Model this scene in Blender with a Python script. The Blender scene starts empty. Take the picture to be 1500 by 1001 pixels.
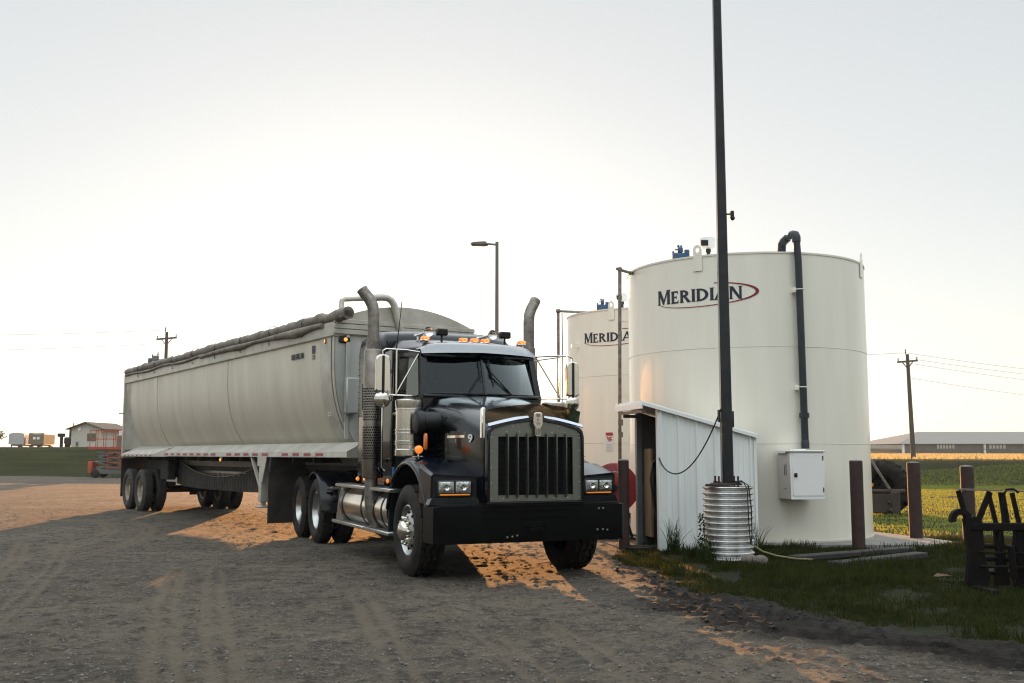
import bpy, math, random
import numpy as np
from math import sin, cos, pi, radians as R
random.seed(7)
S = bpy.context.scene
C = S.collection

# ---------------------------------------------------------------- camera, sky, sun, exposure
cam = bpy.data.cameras.new('camera')
cam.lens = 36.06; cam.sensor_width = 36.0; cam.sensor_fit = 'HORIZONTAL'
cam.clip_start = 0.1; cam.clip_end = 6000
camo = bpy.data.objects.new('camera', cam); C.objects.link(camo)
camo.location = (0, 0, 1.4213)
camo.rotation_euler = (R(90 + 6.2445), 0, 0)
S.camera = camo

SUN_AZ = R(-6.0)          # left of straight ahead
SUN_EL = R(4.8)
w = bpy.data.worlds.new('World'); S.world = w; w.use_nodes = True
nt = w.node_tree; nt.nodes.clear()
sky = nt.nodes.new('ShaderNodeTexSky'); sky.sky_type = 'NISHITA'
sky.sun_disc = False; sky.sun_elevation = SUN_EL; sky.sun_rotation = SUN_AZ
sky.altitude = 200; sky.air_density = 1.0; sky.dust_density = 0.5; sky.ozone_density = 1.0
bg = nt.nodes.new('ShaderNodeBackground'); bg.inputs['Strength'].default_value = 0.15
wo = nt.nodes.new('ShaderNodeOutputWorld')
gm = nt.nodes.new('ShaderNodeGamma'); gm.inputs['Gamma'].default_value = 0.38      # hazy evening: an even, softly graded sky
hs = nt.nodes.new('ShaderNodeHueSaturation'); hs.inputs['Saturation'].default_value = 0.55
nt.links.new(sky.outputs[0], gm.inputs['Color']); nt.links.new(gm.outputs[0], hs.inputs['Color']); # sky brightened overhead, out of view, as added fill on tanks and shed
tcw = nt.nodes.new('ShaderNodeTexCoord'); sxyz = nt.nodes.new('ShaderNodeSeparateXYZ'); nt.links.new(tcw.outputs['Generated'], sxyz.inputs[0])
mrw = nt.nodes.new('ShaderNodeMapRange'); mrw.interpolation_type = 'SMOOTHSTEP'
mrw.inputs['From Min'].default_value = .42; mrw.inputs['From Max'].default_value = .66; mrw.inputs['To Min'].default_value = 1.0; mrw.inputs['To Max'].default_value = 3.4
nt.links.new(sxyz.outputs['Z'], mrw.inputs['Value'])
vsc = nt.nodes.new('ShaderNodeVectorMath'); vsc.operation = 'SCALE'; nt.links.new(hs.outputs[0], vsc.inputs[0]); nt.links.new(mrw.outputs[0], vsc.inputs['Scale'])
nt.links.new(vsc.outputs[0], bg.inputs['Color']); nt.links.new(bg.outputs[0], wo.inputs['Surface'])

sl = bpy.data.lights.new('sun', 'SUN'); sl.energy = 3.2; sl.angle = R(0.5); sl.color = (1.0, 0.46, 0.16)
so = bpy.data.objects.new('sun', sl); C.objects.link(so)
so.rotation_euler = (R(90) - SUN_EL, 0, pi - SUN_AZ)
so.location = (-10, 60, 20)

S.render.engine = 'CYCLES'
S.cycles.use_denoising = True
S.cycles.pixel_filter_type = 'BLACKMAN_HARRIS'; S.cycles.filter_width = 1.15
S.cycles.max_bounces = 8; S.cycles.transparent_max_bounces = 12
S.cycles.caustics_reflective = False; S.cycles.caustics_refractive = False
S.cycles.sample_clamp_indirect = 6
S.view_settings.view_transform = 'Standard'; S.view_settings.look = 'None'
S.view_settings.exposure = 1.85; S.view_settings.gamma = 1.0

# ---------------------------------------------------------------- helpers
def mat(name, col, rough=0.5, metal=0.0, var=0.0, vscale=3.0, col2=None, stretch=None, bump=0.0, bscale=30.0,
        coat=0.0, emit=None, estr=0.0, trans=0.0, spec=0.5, rvar=0.0):
    m = bpy.data.materials.new(name); m.use_nodes = True
    t = m.node_tree; p = t.nodes['Principled BSDF']
    p.inputs['Base Color'].default_value = (*col, 1); p.inputs['Roughness'].default_value = rough
    p.inputs['Metallic'].default_value = metal; p.inputs['Specular IOR Level'].default_value = spec
    if coat: p.inputs['Coat Weight'].default_value = coat; p.inputs['Coat Roughness'].default_value = 0.06
    if trans: p.inputs['Transmission Weight'].default_value = trans
    if emit: p.inputs['Emission Color'].default_value = (*emit, 1); p.inputs['Emission Strength'].default_value = estr
    if var or bump or rvar:
        tc = t.nodes.new('ShaderNodeTexCoord')
        vec = tc.outputs['Object']
        if stretch:
            mp = t.nodes.new('ShaderNodeMapping'); mp.inputs['Scale'].default_value = stretch
            t.links.new(vec, mp.inputs['Vector']); vec = mp.outputs['Vector']
        if var or rvar:
            n = t.nodes.new('ShaderNodeTexNoise'); n.inputs['Scale'].default_value = vscale
            n.inputs['Detail'].default_value = 7; n.inputs['Roughness'].default_value = 0.62
            t.links.new(vec, n.inputs['Vector'])
            cr = t.nodes.new('ShaderNodeMapRange'); cr.inputs['From Min'].default_value = 0.34; cr.inputs['From Max'].default_value = 0.66
            t.links.new(n.outputs['Fac'], cr.inputs['Value'])
        if var:
            c2 = col2 if col2 else tuple(c * (1 - var) for c in col)
            mx = t.nodes.new('ShaderNodeMix'); mx.data_type = 'RGBA'
            mx.inputs[6].default_value = (*col, 1); mx.inputs[7].default_value = (*c2, 1)
            t.links.new(cr.outputs[0], mx.inputs[0]); t.links.new(mx.outputs[2], p.inputs['Base Color'])
        if rvar:
            mr = t.nodes.new('ShaderNodeMapRange'); mr.inputs['To Min'].default_value = rough; mr.inputs['To Max'].default_value = min(1, rough + rvar)
            t.links.new(cr.outputs[0], mr.inputs['Value']); t.links.new(mr.outputs[0], p.inputs['Roughness'])
        if bump:
            b = t.nodes.new('ShaderNodeBump'); b.inputs['Strength'].default_value = bump; b.inputs['Distance'].default_value = 0.01
            n2 = t.nodes.new('ShaderNodeTexNoise'); n2.inputs['Scale'].default_value = bscale; n2.inputs['Detail'].default_value = 4
            t.links.new(vec, n2.inputs['Vector']); t.links.new(n2.outputs['Fac'], b.inputs['Height'])
            t.links.new(b.outputs['Normal'], p.inputs['Normal'])
    return m

def glass_mat(name, tint, gloss_rough=0.02, gc=(0.9, 0.95, 0.95)):
    m = bpy.data.materials.new(name); m.use_nodes = True
    t = m.node_tree; t.nodes.clear()
    o = t.nodes.new('ShaderNodeOutputMaterial'); mix = t.nodes.new('ShaderNodeMixShader')
    tr = t.nodes.new('ShaderNodeBsdfTransparent'); tr.inputs[0].default_value = (*tint, 1)
    gl = t.nodes.new('ShaderNodeBsdfGlossy'); gl.inputs['Roughness'].default_value = gloss_rough
    gl.inputs['Color'].default_value = (*gc, 1)
    fr = t.nodes.new('ShaderNodeFresnel'); fr.inputs['IOR'].default_value = 1.45
    t.links.new(fr.outputs[0], mix.inputs[0]); t.links.new(tr.outputs[0], mix.inputs[1]); t.links.new(gl.outputs[0], mix.inputs[2])
    t.links.new(mix.outputs[0], o.inputs['Surface'])
    return m

def leaf_mat(name, col, col2, trans=0.5, tcol=None, vscale=0.8, stretch=None):
    m = bpy.data.materials.new(name); m.use_nodes = True
    t = m.node_tree; t.nodes.clear()
    o = t.nodes.new('ShaderNodeOutputMaterial'); mix = t.nodes.new('ShaderNodeMixShader'); mix.inputs[0].default_value = trans
    d = t.nodes.new('ShaderNodeBsdfDiffuse'); tl = t.nodes.new('ShaderNodeBsdfTranslucent')
    tc = t.nodes.new('ShaderNodeTexCoord'); n = t.nodes.new('ShaderNodeTexNoise'); n.inputs['Scale'].default_value = vscale; n.inputs['Detail'].default_value = 8; n.inputs['Roughness'].default_value = .72
    vec = tc.outputs['Object']
    if stretch:
        mp = t.nodes.new('ShaderNodeMapping'); mp.inputs['Scale'].default_value = stretch; t.links.new(vec, mp.inputs['Vector']); vec = mp.outputs['Vector']
    t.links.new(vec, n.inputs['Vector'])
    cr = t.nodes.new('ShaderNodeMapRange'); cr.inputs['From Min'].default_value = 0.35; cr.inputs['From Max'].default_value = 0.65
    t.links.new(n.outputs['Fac'], cr.inputs['Value'])
    mx = t.nodes.new('ShaderNodeMix'); mx.data_type = 'RGBA'
    mx.inputs[6].default_value = (*col, 1); mx.inputs[7].default_value = (*col2, 1)
    t.links.new(cr.outputs[0], mx.inputs[0])
    t.links.new(mx.outputs[2], d.inputs['Color'])
    if tcol: tl.inputs['Color'].default_value = (*tcol, 1)
    else: t.links.new(mx.outputs[2], tl.inputs['Color'])
    t.links.new(d.outputs[0], mix.inputs[1]); t.links.new(tl.outputs[0], mix.inputs[2]); t.links.new(mix.outputs[0], o.inputs['Surface'])
    return m

class MB:
    """collects shapes and links them as ONE mesh object"""
    def __init__(s): s.v = []; s.f = []; s.mi = []; s.cur = 0
    def _add(s, vs, fs):
        n = len(s.v); s.v.extend([tuple(map(float, p)) for p in vs])
        for f in fs: s.f.append(tuple(i + n for i in f)); s.mi.append(s.cur)
        return s
    def box(s, a, b, bev=0.0, M=None):
        x0, x1 = sorted((a[0], b[0])); y0, y1 = sorted((a[1], b[1])); z0, z1 = sorted((a[2], b[2]))
        e = min(bev, (x1 - x0) * .49, (y1 - y0) * .49, (z1 - z0) * .49)
        if e <= 0:
            vs = [(x, y, z) for x in (x0, x1) for y in (y0, y1) for z in (z0, z1)]
            fs = [(0, 1, 3, 2), (4, 6, 7, 5), (0, 4, 5, 1), (2, 3, 7, 6), (0, 2, 6, 4), (1, 5, 7, 3)]
        else:
            vs = []; idx = {}
            for i, x in enumerate((x0, x1)):
                for j, y in enumerate((y0, y1)):
                    for k, z in enumerate((z0, z1)):
                        dx, dy, dz = (e if i == 0 else -e), (e if j == 0 else -e), (e if k == 0 else -e)
                        for ax, p in enumerate(((x, y + dy, z + dz), (x + dx, y, z + dz), (x + dx, y + dy, z))):
                            idx[i, j, k, ax] = len(vs); vs.append(p)
            g = lambda i, j, k, a: idx[i, j, k, a]
            fs = []
            for i in (0, 1): fs.append((g(i,0,0,0), g(i,0,1,0), g(i,1,1,0), g(i,1,0,0)))
            for j in (0, 1): fs.append((g(0,j,0,1), g(1,j,0,1), g(1,j,1,1), g(0,j,1,1)))
            for k in (0, 1): fs.append((g(0,0,k,2), g(0,1,k,2), g(1,1,k,2), g(1,0,k,2)))
            for i in (0, 1):
                for j in (0, 1): fs.append((g(i,j,0,0), g(i,j,1,0), g(i,j,1,1), g(i,j,0,1)))
            for i in (0, 1):
                for k in (0, 1): fs.append((g(i,0,k,0), g(i,1,k,0), g(i,1,k,2), g(i,0,k,2)))
            for j in (0, 1):
                for k in (0, 1): fs.append((g(0,j,k,1), g(1,j,k,1), g(1,j,k,2), g(0,j,k,2)))
            for i in (0, 1):
                for j in (0, 1):
                    for k in (0, 1): fs.append((g(i,j,k,0), g(i,j,k,1), g(i,j,k,2)))
        if M: vs = [M(p) for p in vs]
        return s._add(vs, fs)
    def tube(s, pts, r, n=10, cap=True):
        pts = [np.array(p, float) for p in pts]
        rs = r if isinstance(r, (list, tuple)) else [r] * len(pts)
        rings = []; up = None
        for i, p in enumerate(pts):
            t = (pts[min(i + 1, len(pts) - 1)] - pts[max(i - 1, 0)]); t = t / (np.linalg.norm(t) + 1e-12)
            if up is None: up = np.array((0, 0, 1.0)) if abs(t[2]) < .9 else np.array((1.0, 0, 0))
            a = up - t * np.dot(up, t)
            if np.linalg.norm(a) < 1e-6: a = np.array((0, 1.0, 0)) - t * t[1]
            a /= np.linalg.norm(a); b = np.cross(t, a); up = a
            rings.append([p + (a * cos(2 * pi * k / n) + b * sin(2 * pi * k / n)) * rs[i] for k in range(n)])
        vs = [q for rg in rings for q in rg]; fs = []
        for i in range(len(pts) - 1):
            for k in range(n):
                k2 = (k + 1) % n; fs.append((i * n + k, i * n + k2, (i + 1) * n + k2, (i + 1) * n + k))
        if cap: fs.append(tuple(range(n))[::-1]); fs.append(tuple((len(pts) - 1) * n + k for k in range(n)))
        return s._add(vs, fs)
    def bar(s, a, b, w, h=None, up=(0, 0, 1)):
        """rectangular bar from a to b: w across, h along up"""
        h = h or w; a = np.array(a, float); b = np.array(b, float); t = b - a; t /= np.linalg.norm(t)
        u = np.array(up, float)
        if abs(np.dot(u, t)) > .95: u = np.array((0, 1.0, 0)) if abs(t[1]) < .9 else np.array((1.0, 0, 0))
        u = u - t * np.dot(u, t); u /= np.linalg.norm(u); c = np.cross(t, u)
        vs = []
        for p in (a, b):
            for i, j in ((-1, -1), (1, -1), (1, 1), (-1, 1)): vs.append(p + c * i * w / 2 + u * j * h / 2)
        return s._add(vs, [(3, 2, 1, 0), (4, 5, 6, 7)] + [(k, (k + 1) % 4, (k + 1) % 4 + 4, k + 4) for k in range(4)])
    def lathe(s, prof, o=(0, 0, 0), axis='z', n=32, a0=0.0, a1=2 * pi):
        """prof: (radius, height along axis)"""
        full = abs(a1 - a0 - 2 * pi) < 1e-6; m = n if full else n + 1
        vs = []
        for (r, hgt) in prof:
            for k in range(m):
                a = a0 + (a1 - a0) * k / n; c, d = r * cos(a), r * sin(a)
                p = (c, d, hgt) if axis == 'z' else ((hgt, c, d) if axis == 'x' else (c, hgt, d))
                vs.append((p[0] + o[0], p[1] + o[1], p[2] + o[2]))
        fs = []
        for i in range(len(prof) - 1):
            for k in range(n):
                k2 = (k + 1) % m; fs.append((i * m + k, i * m + k2, (i + 1) * m + k2, (i + 1) * m + k))
        return s._add(vs, fs)
    def cyl(s, a, b, r, n=16, r2=None): return s.tube([a, b], [r, r if r2 is None else r2], n)
    def prism(s, poly, axis, d0, d1, bev=0.0):
        """poly in the plane across axis: axis y -> (x,z), x -> (y,z), z -> (x,y)"""
        def P(p, d): return {'y': (p[0], d, p[1]), 'x': (d, p[0], p[1]), 'z': (p[0], p[1], d)}[axis]
        n = len(poly)
        if bev:
            cx = sum(p[0] for p in poly) / n; cy = sum(p[1] for p in poly) / n
            q = []
            for p in poly:
                l = math.hypot(p[0] - cx, p[1] - cy); k = max(0, 1 - bev * 1.3 / max(l, 1e-6)); q.append((cx + (p[0] - cx) * k, cy + (p[1] - cy) * k))
            sg = 1 if d1 > d0 else -1
            vs = [P(p, d0) for p in q] + [P(p, d0 + sg * bev) for p in poly] + [P(p, d1 - sg * bev) for p in poly] + [P(p, d1) for p in q]; L = 4
        else: vs = [P(p, d0) for p in poly] + [P(p, d1) for p in poly]; L = 2
        fs = [tuple(range(n))[::-1], tuple((L - 1) * n + k for k in range(n))]
        for l in range(L - 1):
            for k in range(n): fs.append((l * n + k, l * n + (k + 1) % n, (l + 1) * n + (k + 1) % n, (l + 1) * n + k))
        return s._add(vs, fs)
    def grid(s, rows, close=False):
        n = len(rows[0]); vs = [p for r in rows for p in r]; fs = []
        for i in range(len(rows) - 1):
            for k in range(n if close else n - 1):
                k2 = (k + 1) % n; fs.append((i * n + k, i * n + k2, (i + 1) * n + k2, (i + 1) * n + k))
        return s._add(vs, fs)
    def poly(s, pts): return s._add(pts, [tuple(range(len(pts)))])
    def ball(s, c, r, n=12, sq=(1, 1, 1)):
        prof = [(max(1e-4, sin(pi * i / n)), -cos(pi * i / n)) for i in range(n + 1)]
        st = len(s.v); s.lathe(prof, n=n * 2)
        for i in range(st, len(s.v)):
            p = s.v[i]; s.v[i] = (p[0] * r * sq[0] + c[0], p[1] * r * sq[1] + c[1], p[2] * r * sq[2] + c[2])
        return s
    def mat(s, i): s.cur = i; return s
    def mirror(s):
        """add the x-mirrored copy"""
        n = len(s.v); s.v += [(-p[0], p[1], p[2]) for p in s.v[:n]]
        m = len(s.f); s.f += [tuple(i + n for i in f)[::-1] for f in s.f[:m]]; s.mi += s.mi[:m]
        return s
    def flipx(s):
        s.v = [(-p[0], p[1], p[2]) for p in s.v]; s.f = [f[::-1] for f in s.f]; return s
    def build(s, name, m, parent=None, ang=38, fix=True):
        me = bpy.data.meshes.new(name); me.from_pydata(s.v, [], s.f)
        ms = m if isinstance(m, (list, tuple)) else [m]
        for q in ms: me.materials.append(q)
        if len(ms) > 1: me.polygons.foreach_set('material_index', s.mi)
        if fix:
            import bmesh
            b = bmesh.new(); b.from_mesh(me); bmesh.ops.recalc_face_normals(b, faces=b.faces); b.to_mesh(me); b.free()
        me.shade_smooth()
        if ang: me.set_sharp_from_angle(angle=R(ang))
        o = bpy.data.objects.new(name, me); C.objects.link(o)
        if parent: o.parent = parent
        return o

def tag(o, label=None, cat=None, group=None, kind=None):
    if label: o['label'] = label
    if cat: o['category'] = cat
    if group: o['group'] = group
    if kind: o['kind'] = kind
    return o
def thing(name, label, cat, loc=(0, 0, 0), rz=0.0, group=None):
    o = bpy.data.objects.new(name, None); C.objects.link(o); o.empty_display_size = 0.2
    o.location = loc; o.rotation_euler = (0, 0, rz)
    return tag(o, label, cat, group)
def copy_tree(o, parent=None):
    c = o.copy(); C.objects.link(c)
    if parent: c.parent = parent
    for ch in [x for x in bpy.data.objects if x.parent == o]: copy_tree(ch, c)
    return c
def text_obj(name, s, size, m, parent, loc, rot, ext=0.002, align='CENTER', sx=1.0, bold=0.0):
    cu = bpy.data.curves.new(name, 'FONT'); cu.body = s; cu.size = size; cu.extrude = ext; cu.align_x = align; cu.align_y = 'CENTER'; cu.offset = bold
    t = bpy.data.objects.new(name + '_curve', cu); C.objects.link(t)
    dg = bpy.context.evaluated_depsgraph_get()
    me = bpy.data.meshes.new_from_object(t.evaluated_get(dg)); me.name = name
    bpy.data.objects.remove(t); bpy.data.curves.remove(cu)
    me.materials.clear(); me.materials.append(m)
    o = bpy.data.objects.new(name, me); C.objects.link(o); o.parent = parent
    o.location = loc; o.rotation_euler = rot; o.scale = (sx, 1, 1)
    return o

def _hash(ix, iy, seed):
    h = (ix * 374761393 + iy * 668265263 + seed * 974634777) & 0xFFFFFFFF
    h = ((h ^ (h >> 13)) * 1274126177) & 0xFFFFFFFF
    return ((h ^ (h >> 16)) & 0xFFFF) / 65535.0
def vnoise(x, y, seed=0):
    x = np.asarray(x, float); y = np.asarray(y, float)
    ix = np.floor(x).astype(np.int64); iy = np.floor(y).astype(np.int64); fx = x - ix; fy = y - iy
    fx = fx * fx * (3 - 2 * fx); fy = fy * fy * (3 - 2 * fy)
    a, b, c, d = _hash(ix, iy, seed), _hash(ix + 1, iy, seed), _hash(ix, iy + 1, seed), _hash(ix + 1, iy + 1, seed)
    return (a * (1 - fx) + b * fx) * (1 - fy) + (c * (1 - fx) + d * fx) * fy
def fbm(x, y, o=4, seed=0):
    s = 0; a = .5; t = 0
    for i in range(o): s = s + a * vnoise(x, y, seed + i * 17); t += a; a *= .5; x = x * 2.03; y = y * 2.03
    return s / t
def sstep(a, b, x): t = np.clip((x - a) / (b - a), 0, 1); return t * t * (3 - 2 * t)

# ---------------------------------------------------------------- materials
BLACK = mat('black_paint', (0.003, 0.0035, 0.005), 0.13, spec=.25, coat=.35, rvar=0.12, vscale=2.5)
BLACK_SKY = mat('sky_tinted_black_paint', (0.004, 0.006, 0.010), 0.20, spec=.25, coat=.25)  # black paint with the blue sky reflection put into its colour
BUMPER = mat('black_bumper', (0.0025, 0.0025, 0.0025), 0.34, spec=.10, var=.5, vscale=6, col2=(0.005, 0.0045, 0.004), bump=.05, bscale=4)
SATIN = mat('satin_black', (0.007, 0.007, 0.007), 0.55, spec=.25, var=.5, vscale=5, col2=(0.018, 0.015, 0.012))
PLASTIC = mat('black_plastic', (0.009, 0.009, 0.009), 0.42, spec=.4)
CHROME = mat('chrome', (0.78, 0.78, 0.76), 0.10, 1.0, rvar=.12, vscale=8)
STACKM = mat('heat_stained_stainless', (0.30, 0.27, 0.235), 0.24, 1.0, rvar=.15, vscale=7, var=.35, col2=(0.20, 0.17, 0.14))
VISOR = mat('brushed_visor', (0.29, 0.30, 0.305), 0.22, 1.0, rvar=.1, vscale=5)
TRIM = mat('hood_trim', (0.50, 0.53, 0.57), 0.2, 1.0)
STAIN = mat('polished_stainless', (0.64, 0.60, 0.53), 0.17, 1.0, rvar=.07, vscale=3)
ALU = mat('bright_aluminium', (0.50, 0.50, 0.485), 0.27, 1.0, rvar=.12, vscale=5)
STEELD = mat('dull_steel', (0.30, 0.28, 0.25), 0.42, 1.0, var=.5, vscale=10, col2=(0.17, 0.145, 0.12), rvar=.2)
GRSURR = mat('grille_steel', (0.21, 0.215, 0.185), 0.30, 0.9, rvar=.15, vscale=4)
MESHB = mat('grille_mesh', (0.003, 0.003, 0.003), 0.7, spec=.2)
RUBBER = mat('tyre_rubber', (0.010, 0.009, 0.008), 0.75, spec=.3, var=.6, vscale=7, col2=(0.030, 0.023, 0.016), bump=.15, bscale=60)
RUBDUST = mat('dusty_tyre_rubber', (0.030, 0.027, 0.023), 0.8, var=.6, vscale=6, col2=(0.055, 0.046, 0.036), bump=.15, bscale=60)
TANRIM = mat('dusty_white_rim', (0.40, 0.34, 0.26), 0.65, var=.4, vscale=9, col2=(0.23, 0.18, 0.13))
AMBER = mat('amber_lens', (0.85, 0.22, 0.02), 0.15, coat=.5, emit=(1.0, 0.23, 0.02), estr=0.22)
AMBLIT = mat('lit_amber_lens', (0.9, 0.30, 0.05), 0.15, emit=(1.0, 0.36, 0.06), estr=0.38)
STRIP = mat('amber_strip_lens', (0.75, 0.24, 0.03), 0.2, emit=(1.0, 0.30, 0.03), estr=0.10)
ORANGE = mat('orange_reflector', (0.75, 0.16, 0.02), 0.3, coat=.5)
HLIGHT = mat('headlamp_lens', (0.62, 0.64, 0.62), 0.12, 0.85, var=.65, vscale=38, bump=.5, bscale=60)
GLASS = glass_mat('windscreen_glass', (0.34, 0.43, 0.41), .02, (.62, .68, .68))
SGLASS = glass_mat('door_glass', (0.22, 0.26, 0.23), .03, (.16, .17, .16))
SMOKE = glass_mat('smoked_plastic', (0.22, 0.15, 0.085), .08)
INTER = mat('cab_interior', (0.020, 0.020, 0.019), 0.8)
SEAT = mat('seat_cloth', (0.045, 0.042, 0.038), 0.9)
WHITE = mat('white_paint_marking', (0.75, 0.75, 0.72), 0.5)
TRAIL = mat('dusty_aluminium_panel', (0.66, 0.62, 0.51), 0.44, 0.2, var=.3, vscale=1.6, col2=(0.57, 0.53, 0.43), stretch=(.5, 1.6, .28), rvar=.12)
TRAILF = mat('front_wall_aluminium', (0.50, 0.50, 0.46), 0.45, 0.2, var=.25, vscale=1.5, stretch=(2.4, .5, .3))
TRAILD = mat('bare_aluminium_trim', (0.58, 0.55, 0.475), 0.45, 0.25, var=.3, vscale=3)
TARP = mat('weathered_tarp', (0.27, 0.24, 0.195), 0.85, var=.55, vscale=4, col2=(0.12, 0.10, 0.08), bump=.6, bscale=22)
FRAMED = mat('dusty_dark_frame', (0.018, 0.016, 0.013), 0.75, var=.5, vscale=4, col2=(0.055, 0.044, 0.034))
FLAP = mat('rubber_mudflap', (0.018, 0.016, 0.013), 0.7, var=.6, vscale=3, col2=(0.065, 0.05, 0.036))
REDR = mat('red_reflective_tape', (0.42, 0.045, 0.05), 0.5, var=.4, vscale=14, col2=(.24, .08, .07))
WHITR = mat('white_reflective_tape', (0.55, 0.53, 0.48), 0.5)
TANKW = mat('white_tank_paint', (0.88, 0.84, 0.72), 0.27, var=.12, vscale=2.4, col2=(0.82, 0.775, 0.655), stretch=(1.3, 1.3, .12), rvar=.1, coat=.25)
PIPEB = mat('dark_pipe', (0.018, 0.024, 0.031), 0.42, var=.3, vscale=9)
POLEM = mat('black_pole_steel', (0.008, 0.012, 0.018), 0.24, spec=.3, var=.4, vscale=3, col2=(0.024, 0.024, 0.026))
RUST = mat('rusty_steel', (0.055, 0.026, 0.019), 0.75, var=.6, vscale=7, col2=(0.028, 0.015, 0.012), bump=.3, bscale=40)
GALV = mat('galvanised_corrugated', (0.74, 0.75, 0.74), 0.33, 0.7, var=.4, vscale=2.5, col2=(0.42, 0.40, 0.36), stretch=(2.5, 2.5, .3), rvar=.2)
SHEDW = mat('white_ribbed_sheet', (0.88, 0.90, 0.86), 0.42, 0.0, var=.12, vscale=2, stretch=(2, 2, .3))
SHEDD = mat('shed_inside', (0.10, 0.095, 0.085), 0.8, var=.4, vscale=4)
WOOD = mat('weathered_wood', (0.040, 0.036, 0.031), 0.85, var=.5, vscale=5, stretch=(.6, 5, 5), bump=.4, bscale=20)
WOODB = mat('bare_plywood', (0.33, 0.22, 0.12), 0.7, var=.4, vscale=4, stretch=(4, 4, .6))
CABW = mat('white_cabinet_paint', (0.87, 0.86, 0.83), 0.35, coat=.3)
CABG = mat('grey_cabinet_side', (0.62, 0.57, 0.53), 0.45)
HOSE = mat('black_hose', (0.012, 0.012, 0.012), 0.5)
REELR = mat('red_reel_paint', (0.40, 0.035, 0.04), 0.4, var=.4, vscale=6, coat=.3)
BLUEM = mat('blue_motor_paint', (0.022, 0.075, 0.17), 0.45)
LOGOB = mat('navy_lettering', (0.010, 0.016, 0.035), 0.45)
LOGOR = mat('maroon_lettering', (0.20, 0.008, 0.022), 0.45)
CONC = mat('concrete', (0.27, 0.255, 0.225), 0.85, var=.4, vscale=3, bump=.3, bscale=30)
IRON = mat('black_iron', (0.003, 0.003, 0.003), 0.6, spec=.12, var=.6, vscale=6, col2=(0.013, 0.009, 0.007), bump=.2, bscale=30)
LIFTO = mat('orange_lift_paint', (0.42, 0.065, 0.03), 0.5)
GREYP = mat('grey_machine_paint', (0.12, 0.12, 0.115), 0.6)
POLEWD = mat('utility_pole_wood', (0.12, 0.10, 0.075), 0.9, var=.4, vscale=3, stretch=(4, 4, .3))
# ---------------------------------------------------------------- ground
def bermline(x): return 54.1 - 0.403 * np.clip(x, -90, 60)
def berm(x, y):
    s = (y - bermline(x)) * 0.93
    H = np.interp(x, [-60, -28, 20, 60], [1.95, 1.9, 1.12, 0.95])
    far = np.clip(y - 90, 0, 400) * 0.0035
    far = far * sstep(-20, 60, x)
    return H * sstep(-0.3, 7.2, s) + far
GX = [(-5, 30), (4.6, 6.9), (7.74, 3.9), (8.31, 3.05), (9.16, 2.5), (10.2, 2.12), (11.5, 1.75), (13.65, 1.35), (15.2, 1.52), (16.5, 1.95), (18.2, 5.9), (30, 7.2), (46, 12), (50, 16)]
def grass_edge(y): return np.interp(y, [g[0] for g in GX], [g[1] for g in GX])
TRK = [((-1.35, 4.0), (-2.2, 6.6), (-5.1, 16.)), ((-1.0, 4.0), (-1.8, 6.6), (-4.6, 16.)),
       ((.75, 4.0), (.15, 7.0), (-1.15, 12.)), ((1.2, 4.0), (.75, 7.0), (-.62, 12.)),
       ((-.35, 4.0), (-.75, 7.0), (-2.7, 14.)), ((-3.9, 5.), (-5.0, 9.0), (-9.3, 20.)), ((-3.4, 5.), (-4.45, 9.0), (-8.6, 20.)),
       ((-9.5, 8.0), (-6.9, 14.0), (-12., 26.0)), ((-8.7, 8.0), (-6.2, 14.0), (-11.2, 26.0)),
       ((1.55, 4.5), (1.25, 8.3), (0.9, 11.0))]
def track(x, y):
    d = np.full_like(x, 9.0)
    for (a, b, c) in TRK:
        # quadratic x(y) through three points
        y0, y1, y2 = a[1], b[1], c[1]
        L = a[0] * (y - y1) * (y - y2) / ((y0 - y1) * (y0 - y2)) + b[0] * (y - y0) * (y - y2) / ((y1 - y0) * (y1 - y2)) + c[0] * (y - y0) * (y - y1) / ((y2 - y0) * (y2 - y1))
        e = np.abs(np.abs(x - L + 0.10 * (fbm(y * .7, y * 0 + a[0], 2, 5) - .5)) - .085) + .06 + .25 * (1 - sstep(y2, y2 - 4.5, y)) + 9 * (y < y0)
        d = np.minimum(d, e)
    return d
def ground_data(x, y):
    b = berm(x, y)
    ge = grass_edge(y) + 0.9 * (fbm(x * 1.1, y * 1.1, 3, 3) - .5)
    g = sstep(-.12, .55, x - ge)
    s = (y - bermline(x)) * 0.93
    g = np.maximum(g, sstep(-.8, .2, s + (fbm(x * .4, y * .4, 2, 9) - .5)))
    d = track(x, y)
    tk = (1 - sstep(.08, .15, d + .09 * (fbm(x * 2.3, y * 1.1, 4, 55) - .45))) * (1 - g)
    lot = (1 - g)
    lb = np.interp(y, [7, 9.5, 11.2, 13], [-1.65, -1.3, -.6, -.35]); mud = sstep(lb, lb + .55, x - ge) * lot * sstep(16.5, 13, y) * (y > 4)
    h = b.copy()
    near = sstep(60, 20, y)
    h += (fbm(x * .35, y * .35, 3, 11) - .5) * .05 * near
    h += (fbm(x * 2.2, y * 2.2, 3, 21) - .5) * .030 * near * (0.6 + .6 * mud)
    h += np.maximum(fbm(x * 11, y * 11, 3, 31) - .56, 0) * .085 * near * (lot * (.85 + 1.2 * mud))
    h -= tk * .016
    # rut with coarse tread marks along the road edge
    u = x - (grass_edge(y) - .95)
    h += mud * .030 * np.sin(y * 21 + u * 9) * np.exp(-(u / .42) ** 2)
    h += g * (fbm(x * 1.5, y * 1.5, 3, 41) - .5) * .07 * near
    return h, g, tk, mud
def gz(x, y): return float(ground_data(np.array([float(x)]), np.array([float(y)]))[0][0])

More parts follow.
